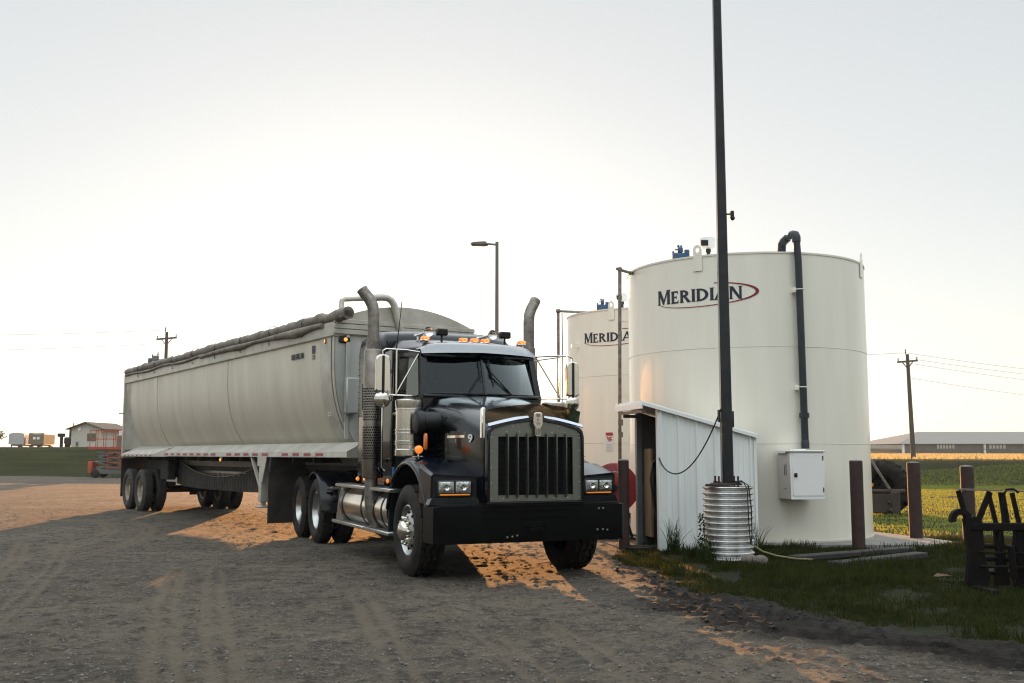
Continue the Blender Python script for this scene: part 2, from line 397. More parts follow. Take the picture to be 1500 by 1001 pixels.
def make_ground():
    a_in = np.linspace(R(-40), R(40), 470)
    a_out = np.linspace(R(40), R(320), 90)[1:-1]
    ang = np.concatenate([a_in, a_out])
    r = np.concatenate([[.6, 1.5, 2.6, 3.6], np.geomspace(4.4, 46, 430), np.geomspace(46.6, 95, 110), np.geomspace(98, 3500, 40)])
    A, Rr = np.meshgrid(ang, r)
    x = (Rr * np.sin(A)).ravel(); y = (Rr * np.cos(A)).ravel()
    h, g, tk, mud = ground_data(x, y)
    n = len(ang); m = len(r)
    # flatten below wheels so they stand on the ground
    def flat(px, py, rad):
        nonlocal h
        k = sstep(rad * 1.6, rad * .7, np.hypot(x - px, y - py)); h = h * (1 - k) + berm(x, y) * k
    for p in FLAT: flat(*p)
    v = np.column_stack([x, y, h])
    i, j = np.meshgrid(np.arange(m - 1), np.arange(n), indexing='ij')
    j2 = (j + 1) % n
    q = np.stack([i * n + j, (i + 1) * n + j, (i + 1) * n + j2, i * n + j2], -1).reshape(-1, 4)
    me = bpy.data.meshes.new('ground')
    me.vertices.add(len(v) + 1); me.vertices.foreach_set('co', np.append(v, [[0, 0, 0]], 0).ravel())
    tri = np.array([[len(v), k, (k + 1) % n] for k in range(n)])
    lv = np.concatenate([q.ravel(), tri[:, ::-1].ravel()])
    me.loops.add(len(lv)); me.loops.foreach_set('vertex_index', lv)
    ls = np.concatenate([np.arange(len(q)) * 4, len(q) * 4 + np.arange(n) * 3])
    me.polygons.add(len(ls)); me.polygons.foreach_set('loop_start', ls)
    me.update(); me.validate()
    for nm, arr in (('grass', g), ('track', tk), ('mud', mud), ('bank', sstep(-1.5, -.4, (y - bermline(x)) * .93))):
        at = me.attributes.new(nm, 'FLOAT', 'POINT'); at.data.foreach_set('value', np.append(arr, 0).astype(np.float32))
    me.shade_smooth()
    m_ = ground_mat(); me.materials.append(m_)
    o = bpy.data.objects.new('ground', me); C.objects.link(o); o['kind'] = 'structure'
    return o

def ground_mat():
    m = bpy.data.materials.new('gravel_lot_and_turf'); m.use_nodes = True
    t = m.node_tree; p = t.nodes['Principled BSDF']; N = t.nodes.new; K = t.links.new
    p.inputs['Roughness'].default_value = 0.95; p.inputs['Specular IOR Level'].default_value = 0.15
    tc = N('ShaderNodeTexCoord')
    def noise(sc, det=5, rough=.6):
        n = N('ShaderNodeTexNoise'); n.inputs['Scale'].default_value = sc; n.inputs['Detail'].default_value = det; n.inputs['Roughness'].default_value = rough
        K(tc.outputs['Object'], n.inputs['Vector']); return n.outputs['Fac']
    def rng(v, a, b, c=0, d=1):
        r = N('ShaderNodeMapRange'); r.inputs[1].default_value = a; r.inputs[2].default_value = b; r.inputs[3].default_value = c; r.inputs[4].default_value = d
        K(v, r.inputs[0]); return r.outputs[0]
    def mix(f, a, b):
        x = N('ShaderNodeMix'); x.data_type = 'RGBA'
        for i, q in ((6, a), (7, b)):
            if isinstance(q, tuple): x.inputs[i].default_value = (*q, 1)
            else: K(q, x.inputs[i])
        if isinstance(f, float): x.inputs[0].default_value = f
        else: K(f, x.inputs[0])
        return x.outputs[2]
    def attr(nm): a = N('ShaderNodeAttribute'); a.attribute_name = nm; return a.outputs['Fac']
    def mul(a, b):
        x = N('ShaderNodeMath'); x.operation = 'MULTIPLY'
        for i, q in ((0, a), (1, b)):
            if isinstance(q, float): x.inputs[i].default_value = q
            else: K(q, x.inputs[i])
        return x.outputs[0]
    def add(a, b):
        x = N('ShaderNodeMath'); x.operation = 'ADD'; K(a, x.inputs[0]); K(b, x.inputs[1]); return x.outputs[0]
    dirt = mix(rng(noise(.55, 6), .35, .65), (0.165, 0.137, 0.101), (0.095, 0.080, 0.061))
    dirt = mix(mul(rng(noise(3.6, 10, .80), .47, .60), .85), dirt, (0.040, 0.034, 0.029))
    dirt = mix(mul(rng(noise(13, 9, .82), .52, .62), .85), dirt, (0.225, 0.195, 0.16))
    dirt = mix(mul(rng(noise(15.5, 9, .82), .54, .62), .9), dirt, (0.022, 0.019, 0.017))
    vor = N('ShaderNodeTexVoronoi'); vor.inputs['Scale'].default_value = 42; K(tc.outputs['Object'], vor.inputs['Vector'])
    sel = N('ShaderNodeSeparateColor'); K(vor.outputs['Color'], sel.inputs[0])
    stone = mul(rng(sel.outputs[0], .72, .76), rng(vor.outputs['Distance'], .28, .20))
    dirt = mix(mul(stone, .75), dirt, (0.27, 0.245, 0.21))
    speck = mul(rng(sel.outputs[1], .80, .84), rng(vor.outputs['Distance'], .3, .2))
    dirt = mix(mul(speck, .8), dirt, (0.040, 0.034, 0.030))
    dark = mul(rng(noise(1.05, 4, .55), .60, .70), rng(noise(9, 4), .40, .60))
    dirt = mix(mul(dark, .75), dirt, (0.040, 0.032, 0.028))
    dirt = mix(mul(attr('track'), .62), dirt, (0.180, 0.145, 0.104))
    mudc = mix(rng(noise(3.2, 8, .75), .42, .58), (0.007, 0.0055, 0.0048), (0.026, 0.022, 0.019))
    dirt = mix(mul(attr('mud'), .9), dirt, mudc)
    turf = mix(rng(noise(.33, 6), .38, .62), (0.014, 0.022, 0.006), (0.030, 0.034, 0.011))
    turf = mix(rng(noise(3.2, 6, .7), .40, .68), turf, (0.020, 0.016, 0.010))
    mpb = N('ShaderNodeMapping'); mpb.inputs['Scale'].default_value = (.05, .35, 4.0); K(tc.outputs['Object'], mpb.inputs['Vector'])
    nb = N('ShaderNodeTexNoise'); nb.inputs['Scale'].default_value = 1.3; nb.inputs['Detail'].default_value = 6; K(mpb.outputs['Vector'], nb.inputs['Vector'])
    bank = mix(rng(nb.outputs['Fac'], .38, .62), (0.018, 0.021, 0.002), (0.036, 0.037, 0.005))
    bank = mix(mul(rng(noise(2.5, 8, .75), .45, .62), .35), bank, (0.020, 0.024, 0.004))
    turf = mix(attr('bank'), turf, bank)
    K(mix(rng(attr('grass'), .05, .45), dirt, turf), p.inputs['Base Color'])
    # stones, crumbs and tread marks
    wv = N('ShaderNodeTexWave'); wv.wave_type = 'BANDS'; wv.bands_direction = 'Y'; wv.inputs['Scale'].default_value = 3.2; wv.inputs['Distortion'].default_value = 1.2
    wv.inputs['Detail'].default_value = 2; K(tc.outputs['Object'], wv.inputs['Vector'])
    hgt = add(mul(noise(21, 8, .78), 1.0), mul(rng(vor.outputs['Distance'], .32, .05), .5))
    hgt = add(hgt, mul(mul(wv.outputs['Fac'], attr('track')), .55))
    b = N('ShaderNodeBump'); b.inputs['Strength'].default_value = .9; b.inputs['Distance'].default_value = .045
    K(hgt, b.inputs['Height']); K(b.outputs['Normal'], p.inputs['Normal'])
    return m

# ---------------------------------------------------------------- grass blades
def blades(name, pos, hgt, wid, m, lean=.55, seed=1, kind='stuff', segs=2):
    """pos: (n,3) feet of blades; one mesh of bent tapering blades"""
    rs = np.random.RandomState(seed); n = len(pos)
    a = rs.rand(n) * 2 * pi; h = hgt * (.45 + .9 * rs.rand(n) ** 1.3); wd = wid * (.6 + .8 * rs.rand(n))
    ld = rs.rand(n) * 2 * pi; ln = lean * rs.rand(n) * h
    rows = []
    for k in range(segs + 1):
        t = k / segs; c = pos + np.column_stack([np.cos(ld) * ln * t ** 2, np.sin(ld) * ln * t ** 2, h * (t - .25 * t * t * (ln / np.maximum(h, 1e-6)))])
        if k < segs:
            ww = wd * (1 - .55 * t) / 2
            off = np.column_stack([np.cos(a) * ww, np.sin(a) * ww, np.zeros(n)]); rows.append(c - off); rows.append(c + off)
        else: rows.append(c)
    V = np.stack(rows, 1); k = V.shape[1]; base = np.arange(n)[:, None] * k
    faces4 = [np.concatenate([base + 2 * i, base + 2 * i + 1, base + 2 * i + 3, base + 2 * i + 2], 1) for i in range(segs - 1)]
    f3 = np.concatenate([base + 2 * (segs - 1), base + 2 * (segs - 1) + 1, base + k - 1], 1)
    lv = np.concatenate([f.ravel() for f in faces4] + [f3.ravel()])
    n4 = n * (segs - 1); ls = np.concatenate([np.arange(n4) * 4, n4 * 4 + np.arange(n) * 3])
    me = bpy.data.meshes.new(name); me.vertices.add(n * k); me.vertices.foreach_set('co', V.reshape(-1, 3).ravel())
    me.loops.add(len(lv)); me.loops.foreach_set('vertex_index', lv.astype(np.int32)); me.polygons.add(len(ls)); me.polygons.foreach_set('loop_start', ls.astype(np.int32))
    me.update(); me.validate(); me.materials.append(m)
    o = bpy.data.objects.new(name, me); C.objects.link(o)
    if kind: o['kind'] = kind
    return o
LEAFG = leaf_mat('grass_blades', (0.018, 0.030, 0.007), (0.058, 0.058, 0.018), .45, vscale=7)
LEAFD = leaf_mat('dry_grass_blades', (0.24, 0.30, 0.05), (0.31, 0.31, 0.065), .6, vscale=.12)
LEAFB = leaf_mat('bank_grass', (0.010, 0.017, 0.0015), (0.026, 0.032, 0.0035), .2, vscale=1.0, stretch=(.06, .5, 5.0))
WHEAT = leaf_mat('ripe_crop', (0.62, 0.50, 0.22), (0.50, 0.40, 0.18), .5, vscale=.05)
WEED = leaf_mat('weed_leaves', (0.030, 0.058, 0.016), (0.06, 0.07, 0.02), .4, vscale=4)

def make_stones():
    rs = np.random.RandomState(21)
    def pebbles(name, n, y0, y1, r0, r1, m, cond, seed):
        # spread evenly over the picture: denser close to the camera
        y = y0 * (y1 / y0) ** rs.rand(n); x = (rs.rand(n) - .5) * 1.15 * y
        h, g, tk, mud = ground_data(x, y); keep = cond(x, y, g, mud) & (fbm(x * .8, y * .8, 3, seed) + .25 * rs.rand(n) > .55); x, y, h = x[keep], y[keep], h[keep]; n = len(x)
        r = r0 + (r1 - r0) * rs.rand(n) ** 3; a = rs.rand(n) * 6.28
        V = []
        for k in range(4): V.append(np.column_stack([x + r * np.cos(a + k * 1.57) * (.7 + .6 * rs.rand(n)), y + r * np.sin(a + k * 1.57) * (.7 + .6 * rs.rand(n)), h + r * (.05 + .2 * rs.rand(n))]))
        V.append(np.column_stack([x, y, h + r * (.5 + .5 * rs.rand(n))])); V.append(np.column_stack([x, y, h - r * .4]))
        V = np.stack(V, 1).reshape(-1, 3); b = np.arange(n)[:, None] * 6
        F = np.concatenate([b + np.array([[k, (k + 1) % 4, 4]]) for k in range(4)] + [b + np.array([[(k + 1) % 4, k, 5]]) for k in range(4)])
        me = bpy.data.meshes.new(name); me.vertices.add(len(V)); me.vertices.foreach_set('co', V.ravel()); me.loops.add(F.size); me.loops.foreach_set('vertex_index', F.ravel().astype(np.int32)); me.polygons.add(len(F)); me.polygons.foreach_set('loop_start', (np.arange(len(F)) * 3).astype(np.int32))
        me.update(); me.validate(); me.materials.append(m); o = bpy.data.objects.new(name, me); C.objects.link(o); o['kind'] = 'stuff'
    pebbles('loose_gravel', 15000, 6.0, 30, .004, .022, mat('gravel_stone', (.22, .20, .175), .9, var=.7, vscale=30, col2=(.07, .06, .05)), lambda x, y, g, mud: (g < .3) & (mud < .25), 5)
    pebbles('dirt_clods', 16000, 6.0, 22, .006, .038, mat('dark_earth', (.024, .020, .017), .95, var=.5, vscale=20), lambda x, y, g, mud: (g < .6) & (mud > .35), 15)

def make_windbreak():
    # row of trees across the field behind the camera: what the truck's paint and chrome mirror
    rs = np.random.RandomState(12); n = 42000
    a = R(75) + R(230) * rs.rand(n); k = np.floor(np.degrees(a) / 3.4)
    hk = 2.6 + 2.6 * _hash(k.astype(np.int64), k.astype(np.int64) * 3, 5); rad = 62 + 6 * _hash(k.astype(np.int64), k.astype(np.int64), 9) + rs.randn(n) * 1.6
    u = (np.degrees(a) / 3.4 - k - .5) * 2
    z = np.abs(rs.rand(n)) ** .8 * hk * np.sqrt(np.maximum(0.15, 1 - .8 * u * u)) + .2
    c = np.column_stack([rad * np.sin(a), rad * np.cos(a), z])
    d = rs.randn(n, 3); d /= np.linalg.norm(d, axis=1)[:, None]; e = np.cross(d, rs.randn(n, 3)); e /= np.linalg.norm(e, axis=1)[:, None]; s = .55
    V = np.stack([c - d * s, c + e * s * .7, c + d * s, c - e * s * .7], 1).reshape(-1, 3)
    m = MB(); m.v = [tuple(p) for p in V]; m.f = [(4 * i, 4 * i + 1, 4 * i + 2, 4 * i + 3) for i in range(n)]; m.mi = [0] * n
    o = m.build('windbreak_trees', LEAFB, fix=False, ang=0); o['kind'] = 'stuff'

def scatter_grass():
    rs = np.random.RandomState(5)
    def make(n, x0, x1, y0, y1, thr, seed, clump, sc=1.3):
        x = x0 + (x1 - x0) * rs.rand(n); y = y0 + (y1 - y0) * rs.rand(n)
        h, g, tk, mud = ground_data(x, y)
        keep = (g > thr) & (fbm(x * sc, y * sc, 3, seed) > clump) & ~((np.abs(x - 4.18) < 1e9) & (np.hypot(x - 4.18, y - 18.32) < 2.35)) & ~pad_mask(x, y)
        return np.column_stack([x, y, h - .01])[keep]
    P = make(170000, 1.0, 9.0, 7.2, 17.5, .25, 61, .37, 1.8)
    blades('short_grass', P, .060, .010, LEAFG, seed=2)
    P = make(70000, 1.0, 9.5, 8.0, 17.0, .6, 71, .63, 1.6)
    blades('long_grass', P, .15, .012, LEAFG, lean=.8, seed=3, segs=3)
    # sparse shoots in the mud
    P = make(9000, 1.5, 8.0, 7.2, 11, .05, 81, .60)
    blades('sparse_grass', P, .09, .008, LEAFG, seed=4)
    # sunlit turf behind the tanks
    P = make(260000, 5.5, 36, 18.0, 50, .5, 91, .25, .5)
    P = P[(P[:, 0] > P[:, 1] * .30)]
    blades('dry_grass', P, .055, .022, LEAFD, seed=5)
    # banks
    x = -75 + 165 * rs.rand(170000); s = -1.0 + 9.5 * rs.rand(len(x)); y = bermline(x) + s / .93
    h = ground_data(x, y)[0]; P = np.column_stack([x, y, h - .01]); P = P[((x < -16) | (x > 12))]
    blades('bank_grass', P[::6], .05, .035, LEAFB, seed=6)
    # ripe crop beyond the right bank
    n = 60000; x = 20 + 150 * rs.rand(n); y = 62 + 150 * rs.rand(n); P = np.column_stack([x, y, ground_data(x, y)[0]]); P = P[(x > y * .33)]
    blades('ripe_crop', P, .2, .12, WHEAT, seed=7)
PAD = [(2.1, 16.6), (2.3, 20.8), (6.4, 18.95), (7.1, 16.4), (6.3, 15.95), (4.0, 15.95)]
def pad_mask(x, y):
    inside = np.zeros(x.shape, bool); n = len(PAD)
    for i in range(n):
        (x0, y0), (x1, y1) = PAD[i], PAD[(i + 1) % n]
        c = ((y0 > y) != (y1 > y)) & (x < (x1 - x0) * (y - y0) / (y1 - y0 + 1e-12) + x0); inside ^= c
    return inside
# ---------------------------------------------------------------- wheels
def tyre_mesh(rad, w, rim, x0, kind, n=180):
    """tyre round the x axis, x0..x0+w, centre at the origin; returns MB"""
    m = MB(); prof = []
    sw = [(rim, .04), (rim + .012, .01), (rim + .05, -.02), (rim + .5 * (rad - rim), -.035), (rad - .075, -.022), (rad - .03, .0), (rad - .012, .012)]
    for r, e in sw: prof.append((r, x0 + e + .035))
    tread0 = len(prof); K = 26
    xa, xb = x0 + .05, x0 + w - .05
    for k in range(K + 1):
        u = k / K; prof.append((rad - .004 * (2 * u - 1) ** 2, xa + (xb - xa) * u))
    tread1 = len(prof)
    for r, e in reversed(sw): prof.append((r, x0 + w - e - .035))
    rows = []
    NN = n
    for i, (r, x) in enumerate(prof):
        row = []
        for a in range(NN):
            th = 2 * pi * a / NN; rr = r
            if tread0 <= i < tread1:
                u = (i - tread0) / K
                if kind == 'lug':
                    z = .035 * (1 if (a % 10) < 5 else -1)
                    for g in (.22, .5, .78):
                        if abs(u + z - g) < .034: rr -= .024
                    if (a % 10) in (0, ) and u < .2 or (a % 10) in (5, ) and u > .8: rr -= .02
                    if (a % 10) in (2, 7) and .25 < u < .75: rr -= .012
                elif kind == 'drive':
                    if (a % 9) in (0, 1) and not (.46 < u < .54): rr -= .018
                    for g in (.3, .7):
                        if abs(u - g) < .025: rr -= .014
                else:
                    for g in (.16, .39, .61, .84):
                        if abs(u - g) < .024: rr -= .013
            elif i in (tread0 - 1, tread1) and kind in ('lug', 'drive') and (a % 5) == 0: rr -= .012
            row.append((x, rr * cos(th), rr * sin(th)))
        rows.append(row)
    m.grid(rows, close=True)
    return m

def rim_mesh(rad, x_out, depth, kind):
    """wheel disc facing -x with its lip at x_out; depth >0 goes inward (+x)"""
    m = MB(); m.mat(0)
    if kind == 'dish':       # deep outer dual wheel
        m.lathe([(rad + .012, x_out + .035), (rad + .014, x_out + .005), (rad - .006, x_out), (rad - .014, x_out + .02), (rad - .035, x_out + .05), (rad - .045, x_out + depth * .8),
                 (rad - .09, x_out + depth), (.16, x_out + depth + .006), (.145, x_out + depth - .01), (.14, x_out + depth - .015), (0.001, x_out + depth - .015)], axis='x', n=48)
        m.mat(1)
        m.lathe([(.13, x_out + depth - .014), (.125, x_out + depth - .09), (.10, x_out + depth - .105), (.001, x_out + depth - .11)], axis='x', n=24)
        for k in range(10):
            a = 2 * pi * k / 10; c = (x_out + depth, .168 * cos(a), .168 * sin(a)); m.cyl(c, (c[0] - .035, c[1], c[2]), .016, 6)
    else:                     # convex front wheel
        m.lathe([(rad + .012, x_out + .035), (rad + .014, x_out + .005), (rad - .006, x_out), (rad - .016, x_out + .02), (rad - .03, x_out + .055), (rad - .05, x_out + .05),
                 (.17, x_out - .01), (.125, x_out - .015), (.001, x_out - .015)], axis='x', n=48)
        m.mat(1)
        m.lathe([(.12, x_out - .012), (.115, x_out - .07), (.09, x_out - .10), (.03, x_out - .115), (.001, x_out - .116)], axis='x', n=24)
        for k in range(10):
            a = 2 * pi * k / 10; c = (x_out - .008, .155 * cos(a), .155 * sin(a))
            m.lathe([(.001, -.055), (.012, -.05), (.019, -.035), (.021, 0.0)], o=c, axis='x', n=8)
        m.mat(2)
        for k in range(10):
            a = 2 * pi * (k + .5) / 10; rr = rad - .085; c = (x_out + .018, rr * cos(a), rr * sin(a)); m.ball(c, .022, 6, sq=(.55, 1, 1))
    return m

def wheel(parent, x_outer, y, rad, w, rimr, kind, side, dish, rubber, rimmats, dual=False, name='wheel'):
    """side -1: outer face to -x, +1: outer face to +x"""
    e = bpy.data.objects.new(name, None); C.objects.link(e); e.parent = parent; e.location = (0, y, rad - .012)
    def B(mb, nm, ms):
        if side > 0: mb.flipx()
        return mb.build(nm, ms, e, ang=40)
    xo = -abs(x_outer)
    B(tyre_mesh(rad, w, rimr, xo, kind), 'tyre', rubber)
    B(rim_mesh(rimr, xo + .045, .15, dish), 'rim', rimmats)
    if dual:
        B(tyre_mesh(rad, w, rimr, xo + w + .06, kind), 'tyre', rubber)
        m = MB(); m.lathe([(rimr + .01, xo + w + .09), (rimr - .03, xo + w + .1), (rimr - .03, xo + 2 * w + .02), (rimr + .01, xo + 2 * w + .03)], axis='x', n=40)
        m.lathe([(rimr - .03, xo + w + .2), (.001, xo + w + .2)], axis='x', n=40)
        B(m, 'rim', rimmats)
    return e

# ---------------------------------------------------------------- semi truck (local: x right, y back, z up)
TX_, TY_, TROT = 0.2497, 11.6786, 0.4081
def tw(x, y): return (TX_ + x * cos(TROT) - y * sin(TROT), TY_ + x * sin(TROT) + y * cos(TROT))
LX_, LY_, LROT = -2.8303, 16.0939, 0.5891
def lw(x, y): return (LX_ + x * cos(LROT) - y * sin(LROT), LY_ + x * sin(LROT) + y * cos(LROT))
STEER, DR1, DR2 = 1.12, 5.97, 7.28
FLAT = [(*tw(s * .98, STEER), .35) for s in (-1, 1)] + [(*tw(s * .9, d), .45) for s in (-1, 1) for d in (DR1, DR2)] + [(*lw(1.25 + s * .95, d), .5) for s in (-1, 1) for d in (11.73, 12.99)]

def outline(y):
    """hood section at y: half outline from the side bottom to the middle top"""
    a = [(.615, .90), (.615, 1.40), (.612, 1.575), (.590, 1.665), (.50, 1.765), (.3, 1.805), (0, 1.835)]
    b = [(.80, 1.25), (.815, 1.70), (.82, 1.89), (.785, 1.99), (.66, 2.115), (.4, 2.155), (0, 2.17)]
    t = min(1, max(0, y / 1.58)); k = t ** .9
    return [(p[0] * (1 - k) + q[0] * k, p[1] * (1 - t) + q[1] * t + .035 * sin(pi * t) * (1 if q[1] > 1.9 else 0)) for p, q in zip(a, b)]

def make_truck():
    root = thing('semi_truck', 'black conventional semi truck with chrome twin stacks and amber roof lights, numbered 9', 'truck', (TX_, TY_, 0), TROT)
    # chassis
    m = MB()
    for s in (-1, 1):
        m.box((s * .42, .3, .70), (s * .50, 8.35, .97), .01)
    for y in (.6, 2.6, 4.6, 6.6, 8.2): m.box((-.42, y, .74), (.42, y + .14, .92))
    for d in (DR1, DR2):
        m.tube([(-.75, d, .53), (.75, d, .53)], .075, 10); m.ball((0, d, .53), .22, 8, (1, 1, 1))
        for s in (-1, 1): m.box((s * .40, d - .5, .62), (s * .52, d + .5, .70))
    m.tube([(-.9, STEER, .47), (.9, STEER, .47)], .06, 8)
    m.tube([(0, 3.4, .62), (0, DR1, .58)], .06, 8)
    m.box((-.34, .45, .55), (.34, 2.3, 1.2), .1)                       # engine and sump
    m.box((-.30, 2.3, .55), (.30, 3.4, .95), .1)
    m.box((-.55, 5.8, 1.0), (.55, 7.2, 1.16), .03)                      # coupling plate
    m.box((-.85, 2.9, .45), (-.5, 3.0, 1.0)); m.box((.5, 1.8, .45), (.55, 4.2, 1.0))
    m.box((-.5, 8.33, .62), (.5, 8.40, 1.0), .02)
    m.build('chassis_frame', SATIN, root)
    # bumper
    m = MB()
    m.prism([(-1.13, 0), (1.13, 0), (1.18, .05), (1.18, .40), (-1.18, .40), (-1.18, .05)], 'z', .44, .845, .008)
    m.box((-.60, -.012, .70), (.60, .02, .79), .006); m.box((-.12, -.02, .60), (.16, .02, .655), .008)
    b = m.build('bumper', BUMPER, root, ang=25)
    m = MB()
    for x, z in ((-.29, .775), (-.24, .775), (.82, .795), (.875, .795), (-.33, .50), (-.27, .505), (-.21, .515), (.80, .555), (.87, .555), (.93, .548)):
        m.lathe([(.001, -.012), (.010, -.010), (.012, 0)], o=(x, 0, z), axis='y', n=8)
    m.build('bolts', ALU, b)
    m = MB(); m.box((-.08, -.05, .55), (.10, -.018, .60), .006); m.build('tow_hook', BUMPER, b)
    m = MB(); m.box((-1.12, .05, .848), (1.12, .5, .862)); m.build('bumper_step', SATIN, b)
    # hood
    ys = [0, .12, .35, .6, .9, 1.2, 1.4, 1.58]
    m = MB(); rows = []
    for y in ys:
        h = outline(y); top = h[2:]; rows.append([(-p[0], y, p[1]) for p in top] + [(p[0], y, p[1]) for p in top[::-1][1:]])
    m.grid(rows)
    for s in (-1, 1):
        rows = []
        for y in (0, .12, .35, .6, .93): h = outline(y); rows.append([(s * p[0], y, p[1]) for p in h[:3]])
        m.grid(rows)
    hood = m.build('hood', BLACK, root, ang=50)
    # hood side vents edge, engine bay behind the side panel
    m = MB(); m.box((-.60, .5, .9), (.60, 1.55, 1.78), .06)
    m.box((-.70, 1.1, 1.0), (.70, 1.56, 1.35), .03)
    for s in (-1, 1):
        m.box((s * .60, .93, 1.34), (s * .73, .96, 1.86))
        for z in (1.45, 1.52, 1.58): m.tube([(s * .62, 1.0, z), (s * .62, 1.5, z - .05)], .018, 6)
    m.build('engine_bay', SATIN, root)
    # bug deflector and trims
    m = MB(); rows = []
    for x in np.linspace(-.60, .60, 15):
        zz = 1.80 + .075 * (1 - (x / .62) ** 2); yy = -.05 + .12 * (abs(x) / .6) ** 3
        rows.append([(x, yy, zz - .06), (x, yy - .02, zz + .02), (x, yy - .055, zz + .10)])
    m.grid(rows); d = m.build('bug_deflector', SMOKE, root)
    m = MB()
    m.box((-.675, -.10, 1.585), (-.63, -.03, 1.93), .012)
    m.build('deflector_end_trim', CHROME, d)
    # grille shell
    out = [(-.605, .885), (-.605, 1.62), (-.59, 1.685), (-.55, 1.725), (-.3, 1.79), (0, 1.83), (.3, 1.79), (.55, 1.725), (.59, 1.685), (.605, 1.62), (.605, .885)]
    def scaled(k, dx): return [(p[0] * (1 - dx / .605), .885 + (p[1] - .885) * k + (0)) for p in out]
    inn = scaled(.965, .035)
    m = MB(); rows = []
    for poly, y in ((out, .06), (out, -.05), ([(p[0] * .985, p[1] - .008) for p in out], -.075), (inn, -.08), (inn, -.04)): rows.append([(p[0], y, p[1]) for p in poly])
    m.grid(rows); g = m.build('grille', BLACK, root, ang=30)
    # top trim strip
    m = MB(); rows = []
    for x in np.linspace(-.585, .585, 25):
        if abs(x) < .075: continue
        zz = 1.835 - .11 * (abs(x) / .585) ** 1.35
        rows.append([(x, -.062, zz - .008), (x, -.074, zz), (x, -.05, zz + .032), (x, -.03, zz + .034)])
    half = len(rows) // 2
    m.grid(rows[:half]); m.grid(rows[half:]); m.build('top_trim', TRIM, g)
    # inner surround with mesh opening
    m = MB()
    yf = -.052
    m.box((-.575, yf, .895), (-.462, yf + .03, 1.63)); m.box((.462, yf, .895), (.575, yf + .03, 1.63)); m.box((-.46, yf, .895), (.46, yf + .03, .962))
    m.prism([(-.575, 1.632), (-.575, 1.655), (-.545, 1.69), (-.3, 1.752), (0, 1.79), (.3, 1.752), (.545, 1.69), (.575, 1.655), (.575, 1.632)], 'y', yf, yf + .03)
    m.box((-.46, yf, 1.612), (.46, yf + .03, 1.63))
    m.build('surround_plate', GRSURR, g)
    m = MB()
    for s in (-1, 1):
        for z in (.93, 1.10, 1.27, 1.45, 1.60, 1.64): m.ball((s * .545, yf, z), .009, 4)
    for x in (-.36, -.2, .2, .36): m.ball((x, yf, 1.66), .009, 4); m.ball((x * 1.1, yf, .925), .009, 4)
    for x in (-.28, .28): m.ball((x, yf, 1.725), .009, 4)
    m.build('rivets', ALU, g)
    m = MB(); m.box((-.47, .01, .95), (.47, .02, 1.62)); m.mat(1)
    for z in np.arange(.965, 1.61, .0135): m.box((-.46, -.002, z), (.46, .008, z + .006))
    m.build('mesh_screen', [MESHB, SATIN], g)
    for x in np.linspace(-.357, .365, 7):
        m = MB(); m.prism([(-.085, .94), (-.095, .96), (-.095, 1.63), (-.055, 1.655), (-.03, 1.655), (-.03, .93), (-.06, .93)], 'x', x - .0065, x + .0065)
        m.build('grille_bar', GRSURR, g)
    m = MB(); m.tube([(-.6, -.07, .880), (.6, -.07, .880)], .011, 8); m.box((-.60, -.05, .85), (.60, .2, .884))
    m.build('lower_rail', SATIN, g)
    # emblem
    m = MB()
    m.prism([(-.052, 1.87), (-.057, 1.80), (-.06, 1.755), (-.048, 1.725), (-.034, 1.713), (-.034, 1.625), (-.024, 1.612), (.024, 1.612), (.034, 1.625), (.034, 1.713), (.048, 1.725), (.06, 1.755), (.057, 1.80), (.052, 1.87), (.03, 1.885), (-.03, 1.885)], 'y', -.118, -.085, .005)
    em = m.build('emblem', STAIN, g, ang=25)
    m = MB()
    for x in (-.02, 0, .02): m.box((x - .005, -.1235, 1.628), (x + .005, -.1175, 1.705), .001)
    m.box((-.02, -.1235, 1.835), (-.004, -.1175, 1.865)); m.box((.004, -.1235, 1.835), (.02, -.1175, 1.865))
    m.build('emblem_ribs', STEELD, em)
    text_obj('emblem_letter', 'K', .05, STEELD, em, (0, -.1195, 1.803), (R(90), 0, 0), .001)
    text_obj('emblem_letter', 'W', .05, STEELD, em, (0, -.1195, 1.758), (R(90), 0, 0), .001)
    # fenders with headlight pods
    for s in (-1, 1):
        m = MB(); cy, cz, ry, rz = STEER, .50, .79, .80
        rows = []
        for ph in np.linspace(R(14), R(163), 30):
            f = max(0, cos(ph)) ; row = []
            for x, k in ((.60, .99), (1.145, .985), (1.168, .99), (1.174, 1.01), (1.168, 1.035), (1.14, 1.075), (1.06, 1.105), (.92, 1.12), (.76, 1.10), (.60, 1.04)):
                fwd = (k > 1) * f ** 2 * .04
                row.append((s * x, cy - ry * k * cos(ph) - fwd, cz + rz * k * sin(ph)))
            rows.append(row)
        m.grid(rows); 
        fe = m.build('fender', BLACK_SKY, root, ang=60)
        m = MB(); rows = []
        for ph in np.linspace(R(14), R(166), 20): rows.append([(s * x, cy - ry * .97 * cos(ph), cz + rz * .97 * sin(ph)) for x in (.58, 1.14)])
        m.grid(rows); m.build('wheel_liner', SATIN, fe)
        # pod
        m = MB()
        P = lambda pts: [(s * p[0], p[1], p[2]) for p in pts]
        fr = P([(1.155, .235, .865), (1.155, .215, 1.175), (1.125, .22, 1.20), (.665, .16, 1.165), (.60, .15, 1.10), (.50, .13, .865)])
        bk = P([(1.16, .62, .865), (1.16, .62, 1.27), (1.12, .60, 1.30), (.66, .60, 1.33), (.55, .60, 1.30), (.50, .60, .865)])
        m.grid([fr, bk], close=True); m.poly(fr)
        m.build('headlight_pod', BLACK_SKY, fe, ang=28)
        m = MB(); off = .012
